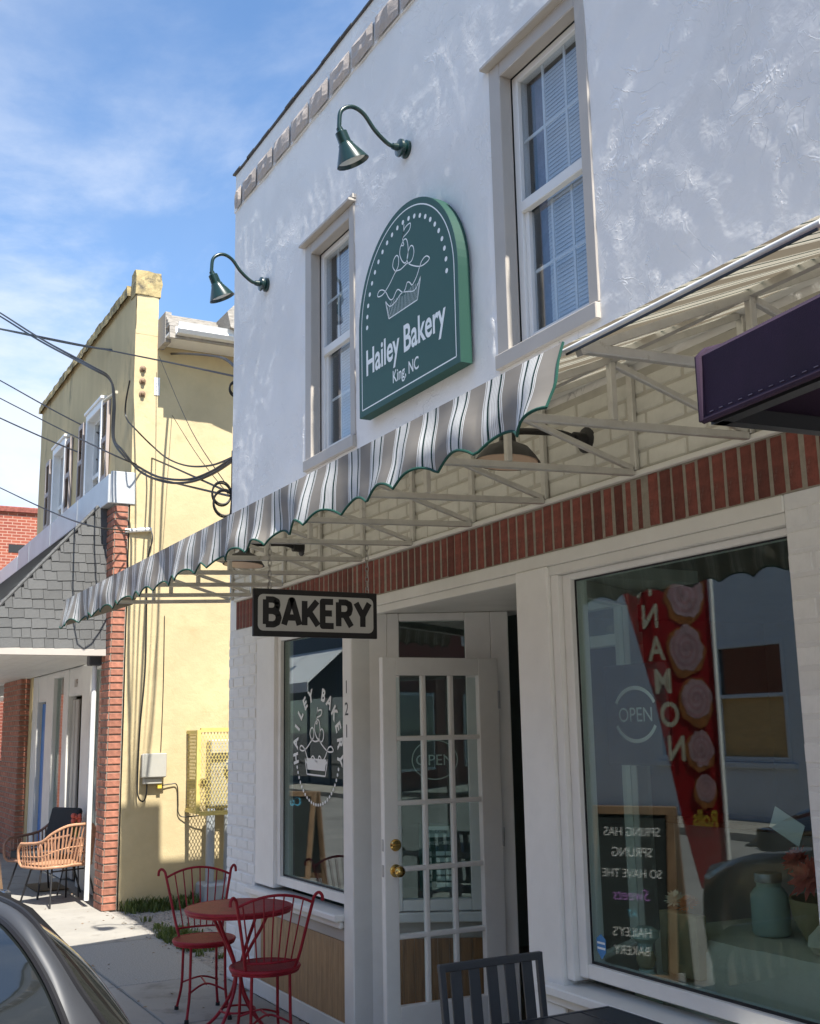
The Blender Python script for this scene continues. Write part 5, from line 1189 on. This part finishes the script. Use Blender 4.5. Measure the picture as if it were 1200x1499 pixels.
    for s in (1, -1):
        MB().fbox((1.98, s*.82, 1.0), (1, 0, 0), (0, s, 0), (0, 0, 1), -.16, .10, -.06, .10, 0, .24).build('tail_light', M['tail'], CAR, bevel=.03, smooth=True, seg=2)
        for x in (-.98, 1.35):
            w = MB().lathe([(.20, -.1), (.31, -.1), (.335, -.06), (.335, .06), (.31, .1), (.20, .1)], (x, s*.82, .335), (0, 1, 0), 28).build('wheel', M['tyre'], CAR, smooth=True)
            MB().lathe([(.205, .0), (.20, .05), (.05, .075), (0, .08)], (x, s*.86, .335), (0, s, 0), 20).build('rim', M['steel'], w, smooth=True)
        MB().fbox((-.62, s*.93, 1.10), (1, 0, 0), (0, s, 0), uz, -.06, .06, 0, .16, 0, .13).build('mirror', M['carpaint'], CAR, bevel=.03, seg=2)
    MB().box(2.20, 2.27, -.72, .72, .42, .66).build('bumper', M['cartrim'], CAR, bevel=.03, seg=2)
    MB().box(2.235, 2.25, -.26, .26, .80, .92).build('number_plate', M['signwhite'], CAR, bevel=.004)
car()

# ------------------------------------------------------------------ cables
def px(x, y): return fw + rr*((x-600)/FPX) + dd*((y-749.5)/FPX)
def at_x(p, X): v = px(*p); return CAM+v*((X-CAM.x)/v.x)
def at_y(p, Y): v = px(*p); return CAM+v*((Y-CAM.y)/v.y)
def cable(name, lab, ctrl, r, m='cable', grp='overhead cables between the buildings', k=7):
    o = MB().tube(smooth_path([tuple(c) for c in ctrl], k), r, 6).build(name, M[m], smooth=True); tag(o, lab, 'cable', grp); return o
PE = Vector((-24, -1.6, 0))
def far(p): return at_x(p, -19.0)
fx = lambda l, X0, X1: [at_x(p, X0+(X1-X0)*i/(len(l)-1)) for i, p in enumerate(l)]
cable('overhead_cable', 'thick twisted cable bundle looping from the yellow front down to the bakery corner', [far((-30, 441)), at_x((0, 458), -17), at_x((60, 496), -14.5), at_y((130, 534), -.25), at_y((160, 553), -.10), at_y((166, 585), -.06), at_y((165, 640), -.06), at_y((182, 668), -.05)]+fx([(207, 686), (235, 699), (275, 702), (310, 690), (343, 668)], -11.0, -7.98), .012)
cable('overhead_cable', 'black cable swagging below the twisted bundle to the bakery corner', [far((-30, 446)), at_x((0, 463), -17), at_x((60, 500), -14.5), at_y((130, 537), -.28), at_y((161, 556), -.13), at_y((168, 588), -.09), at_y((167, 641), -.09), at_y((180, 660), -.08)]+fx([(205, 690), (240, 705), (275, 706), (310, 694), (343, 673)], -10.9, -7.98), .012)
cable('overhead_cable', 'upper black service cable ending high on the bakery corner', [far((-30, 478)), at_x((0, 482), -17)]+fx([(130, 508), (235, 517), (275, 518), (322, 523), (344, 537)], -13, -7.97), .013)
cable('overhead_cable', 'straight black cable just under the upper service cable', [far((-30, 477)), at_x((0, 481), -16.9)]+fx([(120, 505), (235, 528), (344, 551)], -13, -7.98), .009)
cable('overhead_cable', 'straight black cable crossing the nearer shuttered window', [far((-30, 542)), at_x((0, 557), -17)]+fx([(90, 607), (190, 656), (260, 687), (338, 722)], -14.5, -7.99), .009)
cable('overhead_cable', 'thin cable ending at the yellow corner below the twisted bundle', [far((-30, 567)), at_x((0, 583), -17), at_x((90, 629), -14.5), at_y((160, 663), -.2), at_y((200, 680), .02)], .008)
cable('overhead_cable', 'lower straight cable passing the corner of the metal band', [far((-30, 597)), at_x((0, 612), -17)]+fx([(90, 652), (190, 690), (260, 708), (336, 726)], -14.5, -7.99), .010)
cable('overhead_cable', 'lowest single cable running to the pipe stub above the brick pier', [far((-30, 700)), at_x((0, 714), -17), at_x((70, 747), -14), at_y((130, 769), -.4), at_y((190, 777), .06)], .008)
cable('overhead_cable', 'pale drop cable turning dark as it swags to the bakery', [at_y((190, 557), .02), at_y((184, 590), .02), at_y((185, 612), .04), at_y((200, 630), .06)]+fx([(222, 652), (245, 671), (275, 682), (310, 681), (343, 668)], -11.2, -7.98), .0085)
cable('guy_wire', 'thin wire slanting down from the gutter corner to the cable coils', [at_x((233, 522), -11.3), at_x((280, 630), -10), at_x((340, 722), -7.99)], .004)
cable('guy_wire', 'thin wire slanting down from the wall hook to the cable coils', [at_x((252, 608), -11.38), at_x((290, 668), -9.8), at_x((336, 726), -7.99)], .0035)
cable('wall_wire', 'dark wire dropping down the yellow wall into the utility box', [(YX1+.02, .33, 3.80), (YX1+.05, .34, 3.68), (YX1+.03, .30, 3.4), (YX1+.025, .31, 2.4), (YX1+.03, .27, 1.75), (YX1+.03, .26, 1.25), (YX1+.05, .265, 1.08), (YX1+.06, .31, 1.03), (YX1+.05, .345, 1.08), (YX1+.05, .35, 1.2)], .008, grp='wires on the yellow wall')
cable('wall_wire', 'thin wire running straight down to the utility box right edge', [(YX1+.015, .50, 2.9), (YX1+.016, .505, 2.2), (YX1+.016, .495, 1.51)], .004, grp='wires on the yellow wall')
cable('wall_wire', 'brown wire from the utility box around under the yellow cage', [(YX1+.03, .47, 1.17), (YX1+.02, .60, 1.185), (YX1+.02, .67, 1.17), (YX1+.02, .685, 1.0), (YX1+.02, .69, .90), (YX1+.03, .74, .855), (YX1+.1, .9, .865), (YX1+.12, 1.2, .87)], .006, grp='wires on the yellow wall')
CO = thing('cable_coil', 'coiled black cable slack hanging at the bakery corner above the awning', 'cable', (-8.0, .05, 3.4))
for (cx, cy_, rx_) in ((324, 724, 13), (328, 738, 15), (344, 571, 8)):
    c = at_x((cx, cy_), -8.0)
    for q in range(2): MB().tube([c+Vector((.01*q, cos(t*pi/14)*rx_*.0058, sin(t*pi/14)*rx_*.0068+q*.012)) for t in range(28)], .007, 5, closed=True).build('loop', M['cable'], CO, smooth=True)
MB().tube([at_x((341, 660), -7.97), at_x((340, 730), -7.97), at_x((338, 755), -7.97)], .012, 6).build('drop', M['cable'], CO)

# ------------------------------------------------------------------ sandwich boards and feather flag by the kerb
def a_frame(loc, rz, lab, lines, w=.58, h=1.18):
    t = thing('sandwich_board', lab, 'sign', loc, rz, group='chalkboard signs on the sidewalk'); a = .17
    for s in (1, -1):
        o = Vector((0, s*.22, 0)); v = Vector((0, -s*a, 1)).normalized(); n_ = Vector((0, s, a)).normalized(); u = Vector((-s, 0, 0))
        p = MB().fbox(o, u, v, n_, -w/2, -w/2+.055, 0, h, -.02, .01).fbox(o, u, v, n_, w/2-.055, w/2, 0, h, -.02, .01).fbox(o, u, v, n_, -w/2+.055, w/2-.055, h-.055, h, -.019, .009).fbox(o, u, v, n_, -w/2+.055, w/2-.055, .10, .155, -.019, .009).build('frame', M['frame'], t, bevel=.004)
        MB().fbox(o, u, v, n_, -w/2+.05, w/2-.05, .15, h-.05, -.012, -.004).build('slate', M['chalk'], p)
        if s == 1:
            for (tx, size, z, m_, sh) in lines: text(tx, size, M[m_], p, o+v*z-n_*.002, u, v, align='CENTER', shear=sh, xs=.85)
    return t
a_frame((-6.0, -2.02, 0), radians(-34), 'chalkboard sandwich board with spring greeting, by the kerb near the parked car', [('SPRING HAS', .082, .99, 'chalkw', 0), ('SPRUNG', .085, .86, 'chalkw', 0), ('SO HAVE THE', .076, .73, 'chalkw', 0), ('Sweets', .10, .59, 'chalkp', .3), ('AT', .06, .49, 'chalkb', 0), ("HAILEY'S", .078, .37, 'chalkw', 0), ('BAKERY', .078, .26, 'chalkw', 0)])
a_frame((-11.75, -2.0, 0), radians(-38), 'chalkboard sandwich board with blue writing, out by the kerb opposite the alley', [('Cute', .14, .9, 'chalkb', .2)], h=1.05)
FL = thing('feather_flag', 'tall red feather flag with cinnamon roll picture, on the street beyond the car', 'flag', (-6.0, -2.85, -.13))
fy = -2.85; sh_ = [(-6.02, .55), (-6.24, .55), (-6.36, 1.0), (-6.55, 1.9), (-6.80, 2.75), (-6.86, 3.1), (-6.75, 3.45), (-6.4, 3.62), (-6.1, 3.55), (-6.02, 3.3)]
MB().prism(sh_, (0, fy, 0), ux, uz, uy, -.002, .002).build('cloth', M['flagred'], FL)
MB().tube(smooth_path([(-6.0, fy, -.12), (-6.0, fy, 2.0), (-6.0, fy, 3.3), (-6.12, fy, 3.6), (-6.5, fy, 3.68)], 5), .014, 8).build('pole', M['alubright'], FL, smooth=True)
MB().box(-6.25, -5.75, fy-.25, fy+.25, -.128, -.10).build('base_plate', M['black'], FL, bevel=.006)
def blob(cx, cz, rx, rz_, m, k, n=18, sd=0):
    rnd = random.Random(sd); MB().add([(cx+rx*cos(t*2*pi/n)*rnd.uniform(.85, 1.05), fy+.0026+.0006*k, cz+rz_*sin(t*2*pi/n)*rnd.uniform(.85, 1.05)) for t in range(n)], [tuple(range(n))]).build('print', M[m], FL)
rnd = random.Random(44)
for k, (cx, cz, r_) in enumerate([(-6.30, 3.05, .26), (-6.22, 2.62, .22), (-6.24, 2.22, .20), (-6.18, 1.85, .18), (-6.17, 1.50, .15), (-6.15, 1.22, .12)]):
    blob(cx, cz, r_*.86, r_*1.05, 'flagorange', 3*k, sd=k); blob(cx+.01, cz+.02, r_*.72, r_*.86, 'flagpink', 3*k+1, sd=k+20, n=26)
    sp = [(cx+.01+r_*.62*(1-t/40)*cos(t*.42+k), cz+.02+r_*.74*(1-t/40)*sin(t*.42+k)) for t in range(38)]
    MB().ribbon(sp, r_*.11, (0, fy, 0), ux, uz, uy, .0026+.0006*(3*k+2)).build('swirl', M['flagswirl'], FL)
for k, ch in enumerate('CINNAMON'): text(ch, .25, M['flagcream'], FL, (-6.66+.042*k, fy+.016, 3.15-.245*k), (-1, 0, 0), uz, name='letter', align='CENTER', xs=.85, bold=.006)
text('Rolls', .16, M['flagyellow'], FL, (-6.06, fy+.012, .98), (-1, 0, 0), uz, bold=.004, xs=.65)

FL.rotation_euler = (0, 0, radians(-13))

# ------------------------------------------------------------------ across the street (mirrored in the shop windows)
AC = thing('white_block_building', 'white painted building across the street with a boarded window pane', 'building', (-14, -12, 0))
wy = -12.0
def acw(x0, x1, z0, z1): return (x0, x1, z0, z1)
mb = MB(); W4 = (-17.2, -13.85, 1.0, 3.12); W5 = (-11.6, -9.6, .95, 3.1); W6 = (-22.6, -20.2, .1, 2.6)
gx = [-24]+sorted([W4[0], W4[1], W5[0], W5[1], W6[0], W6[1]])+[-5.5]; gz = [-.13]+sorted([.1, .95, 1.0, 2.6, 3.1, 3.12])+[6.2]
for i in range(len(gx)-1):
    for j in range(len(gz)-1):
        xm, zm = (gx[i]+gx[i+1])/2, (gz[j]+gz[j+1])/2
        if any(w_[0] < xm < w_[1] and w_[2] < zm < w_[3] for w_ in (W4, W5, W6)): continue
        mb.add([(gx[i], wy, gz[j]), (gx[i+1], wy, gz[j]), (gx[i+1], wy, gz[j+1]), (gx[i], wy, gz[j+1])], [(0, 1, 2, 3)])
mb.box(-24, -5.5, wy-6, wy-.5, -.13, 6.19)
mb.build('wall', M['facadewhite'], AC); MB().box(-24.05, -5.45, wy-6, wy+.07, 6.2, 6.34).build('coping', M['offwhite'], AC, bevel=.02)
for w_, ply in ((W4, True), (W5, False), (W6, False)):
    a, b, c, d = w_; xm, zm = (a+b)/2, (c+d)/2+.1
    f = MB()
    for q in ((a, a+.09, c, d), (b-.09, b, c, d), (a+.09, b-.09, c, c+.09), (a+.09, b-.09, d-.09, d), (xm-.04, xm+.04, c+.09, d-.09), (a+.09, xm-.04, zm-.035, zm+.035), (xm+.04, b-.09, zm-.035, zm+.035)): f.box(q[0], q[1], wy-.12, wy+.02, q[2], q[3])
    f = f.build('window', M['facadewhite'], AC, bevel=.008)
    for q in ((a+.09, xm-.04, c+.09, zm-.035), (xm+.04, b-.09, c+.09, zm-.035), (a+.09, xm-.04, zm+.035, d-.09), (xm+.04, b-.09, zm+.035, d-.09)):
        pl = ply and q[0] > xm and q[2] < zm-.2
        MB().box(q[0], q[1], wy-.08, wy-.07, q[2], q[3]).build('plywood_sheet' if pl else 'pane', M['ply'] if pl else M['carglass'], f)
    MB().box(a-.1, b+.1, wy-.05, wy+.08, c-.10, c-.002).build('sill', M['facadewhite'], f, bevel=.01)
tag(MB().box(-60, 30, -12.0, -10.2, -.3, -.01).build('far_sidewalk', M['concrete']), kind='structure')
NV = thing('navy_shop', 'navy blue shop with white awning across the street', 'building', (-34, -12, 0))
MB().box(-39, -30.2, -18, -12, -.13, 6.6).build('wall', M['navyfacade'], NV); MB().box(-39.05, -30.15, -18, -11.93, 6.6, 6.75).build('coping', M['navyfacade'], NV, bevel=.02)
MB().box(-38, -31, -12.02, -11.99, .2, 2.7).build('shop_front', M['carglass'], NV)
for x in (-38, -36.2, -34.5, -32.8, -31): MB().box(x-.06, x+.06, -12.03, -11.96, .0, 2.75).build('mullion', M['navyfacade'], NV)
MB().prism([(-11.99, 4.25), (-10.7, 3.15), (-10.7, 2.85), (-10.72, 2.85), (-10.72, 3.12), (-11.99, 4.2)], (0, 0, 0), uy, uz, ux, -38.6, -31.6).build('awning', M['awnwhite'], NV)
for x in (-36.5, -33.6):
    l = MB().tube(smooth_path([(x, -11.98, 5.1), (x, -11.7, 5.35), (x, -11.4, 5.35), (x, -11.3, 5.15)], 5), .025, 8).build('lamp_arm', M['alubright'], NV); MB().lathe([(.05, .25), (.06, .2), (.2, 0), (.19, 0), (.03, .2)], (x, -11.3, 4.9), uz, 18).build('lamp_shade', M['alubright'], l, smooth=True)
plain_building('grey_shop_row', 'pale grey two storey building between the white and navy shops', -30.1, -24.2, -18, -12, 7.0, M['greyfacade'], [(-29, -27.6, .4, 2.6), (-26.8, -25.2, .4, 2.6), (-29, -28, 4, 5.6), (-26.5, -25.5, 4, 5.6)], face=1)
plain_building('brick_shop_row', 'brick two storey shop across the street, right of the white building', -5.4, 8, -18, -12, 7.4, M['obrick'], [(-4.6, -2.4, .5, 2.6), (-1, 1.6, .5, 2.6), (-4.4, -3.2, 4, 5.8), (-1, .2, 4, 5.8)], face=1)
plain_building('corner_shop_row', 'long brick building across the street beyond the brick shop', 8.2, 34, -18, -12, 8.0, M['rbrick'], [(10, 13, .5, 2.7), (15, 18, .5, 2.7), (20, 23, .5, 2.7), (10, 11.4, 4.2, 6.2), (15, 16.4, 4.2, 6.2), (20, 21.4, 4.2, 6.2)], face=1)
plain_building('next_door_shop', 'plain shop building adjoining the bakery on the right', 1.62, 16, .05, 9, 5.5, M['greyfacade'], [(2.4, 5, .6, 2.4), (7, 10, .6, 2.4)])
plain_building('far_shop_row', 'plain two storey shop far across the street past the navy shop', -60, -39.2, -18, -12, 6.2, M['greyfacade'], [(-44, -41, .5, 2.6), (-50, -47, .5, 2.6)], face=1)

# ------------------------------------------------------------------ display in the right window
TB = thing('display_table', 'low display table under a cream cloth behind the right window', 'table', (-3.2, .75, 0))
def drape():
    mb = MB(); nx, ny = 36, 22; x0, x1, y0, y1 = -3.78, -2.55, .42, 1.05
    for i in range(nx+1):
        for j in range(ny+1):
            u_, v_ = i/nx*1.0, j/ny; x = x0+(x1-x0)*u_; 
            if v_ < .35: t_ = v_/.35; y = y0-.02+.02*noise.noise(Vector((x*7, 1, t_*2)))*(1-t_); z = .34+.42*t_
            else: t_ = (v_-.35)/.65; y = y0+(y1-y0)*t_; z = .765+.006*noise.noise(Vector((x*5, y*5, 0)))
            mb.v.append((x, y, z))
    mb.f = [(i*(ny+1)+j, i*(ny+1)+j+1, (i+1)*(ny+1)+j+1, (i+1)*(ny+1)+j) for i in range(nx) for j in range(ny)]
    return mb
drape().build('cloth', M['cloth'], TB, smooth=True); MB().box(-3.76, -2.57, .44, 1.04, .70, .755).build('top', M['frame'], TB)
for x in (-3.72, -2.62):
    for y in (.48, 1.0): MB().box(x-.03, x+.03, y-.03, y+.03, -.088, .70).build('leg', M['frame'], TB)
JR = thing('glass_jar', 'mint glazed jar with lid on the display table', 'jar', (-3.42, .70, .77)); MB().lathe([(0, 0), (.068, 0), (.075, .012), (.075, .15), (.06, .175), (.048, .185), (.048, .2), (0, .2)], (-3.42, .70, .77), uz, 28).build('jar', M['mint'], JR, smooth=True); MB().lathe([(0, .035), (.05, .035), (.054, .03), (.054, 0), (0, 0)], (-3.42, .70, .972), uz, 24).build('lid', M['steel'], JR, smooth=True)
KB = thing('kraft_box', 'kraft cardboard box with orange flowers at the front of the display', 'box', (-3.58, .52, .60)); MB().box(-3.70, -3.48, .36, .415, .62, .86).build('box', M['burlap'], KB, bevel=.005)
def flower(loc, r, m, lab, parent=None, seed=1, up=(0, -.8, .5)):
    t = thing('flower', lab, 'flower', loc, None, group='flowers in the window display') if parent is None else parent
    rnd = random.Random(seed); ax = Vector(up).normalized(); tx = ax.orthogonal().normalized(); ty = ax.cross(tx); mb = MB()
    for ring, (n, l, tilt) in enumerate(((14, 1.0, .1), (12, .8, .4), (9, .55, .8))):
        for k in range(n):
            a = 2*pi*k/n+ring*.3+rnd.uniform(-.1, .1); d = (tx*cos(a)+ty*sin(a)); q = ax.cross(d); e = (d+ax*tilt).normalized()*r*l*rnd.uniform(.85, 1.05); o = Vector(loc)+ax*.01*ring
            mb.add([o, o+e*.6+q*r*.13, o+e, o+e*.6-q*r*.13], [(0, 1, 2, 3)])
    return mb.build('petals', M[m], t)
flower((-3.13, .62, 1.02), .10, 'coral', 'large coral dahlia head behind the right window', seed=2); flower((-3.30, .74, 1.06), .07, 'coral', 'small coral dahlia head next to the mint jar', seed=3); flower((-3.56, .40, .89), .055, 'orange', 'orange flower on the kraft box', seed=4, up=(0, -.5, .9)); flower((-3.64, .40, .90), .05, 'flagcream', 'cream flower on the kraft box', seed=5, up=(.3, -.5, .9))
PB = thing('flower_basket', 'grey woven basket holding dahlias on the display table', 'basket', (-3.12, .72, .77)); MB().lathe([(0, 0), (.10, 0), (.15, .10), (.16, .17), (.15, .17), (.09, .02), (0, .02)], (-3.12, .72, .77), uz, 28).build('bowl', M['burlap'], PB, smooth=True)
for k, dx in enumerate((-.055, .055)): 
    g_ = thing('white_gourd', ('left' if k == 0 else 'right')+' small white gourd in front of the basket', 'gourd', (-2.98+dx, .55, .77), group='white gourds on the display table'); MB().lathe([(0, 0), (.03, .003), (.05, .03), (.045, .06), (.02, .085), (.008, .10), (0, .10)], (-2.98+dx, .55, .77), uz, 18).build('fruit', M['cloth'], g_, smooth=True)
CF = thing('chef_figurine', 'small baker figurine in mint apron at the display corner', 'figurine', (-3.70, .28, .60)); MB().lathe([(0, 0), (.06, 0), (.05, .08), (.035, .14), (.03, .16), (0, .165)], (-3.66, .25, .585), uz, 16).build('apron', M['mint'], CF, smooth=True); MB().lathe([(0, .0), (.03, .01), (.04, .04), (.03, .07), (0, .08)], (-3.66, .25, .745), uz, 16).build('head', M['burlap'], CF, smooth=True); MB().lathe([(.03, 0), (.032, .03), (.055, .05), (.055, .075), (.03, .09), (0, .09)], (-3.66, .25, .815), uz, 16).build('hat', M['mint'], CF, smooth=True)
MB().box(-3.755, -2.555, .13, .36, .55, .585).build('window_shelf', M['roomfloor'], BK)
CT = thing('price_card', 'tilted white card standing among the flowers in the window', 'card', (-3.26, .70, 1.14)); MB().fbox((-3.25, .66, 1.20), (.9, 0, -.42), (.42, 0, .9), (0, 1, 0), -.09, .07, -.05, .04, 0, .002).build('card', M['signwhite'], CT)
for o in list(C.objects):
    if o.parent is None and o.name.split('.')[0] in ('display_table', 'glass_jar', 'kraft_box', 'flower', 'flower_basket', 'white_gourd', 'price_card'): o.location.z += .095
# counter and shelves deeper in the room
CTR = thing('shop_counter', 'long pale bakery counter at the back of the shop', 'counter', (-4, 3.4, 0)); MB().box(-6.8, -2.2, 3.2, 3.7, .006, .95).build('front', M['offwhite'], CTR); MB().box(-6.85, -2.15, 3.15, 3.75, .951, .99).build('top', M['frame'], CTR, bevel=.005)
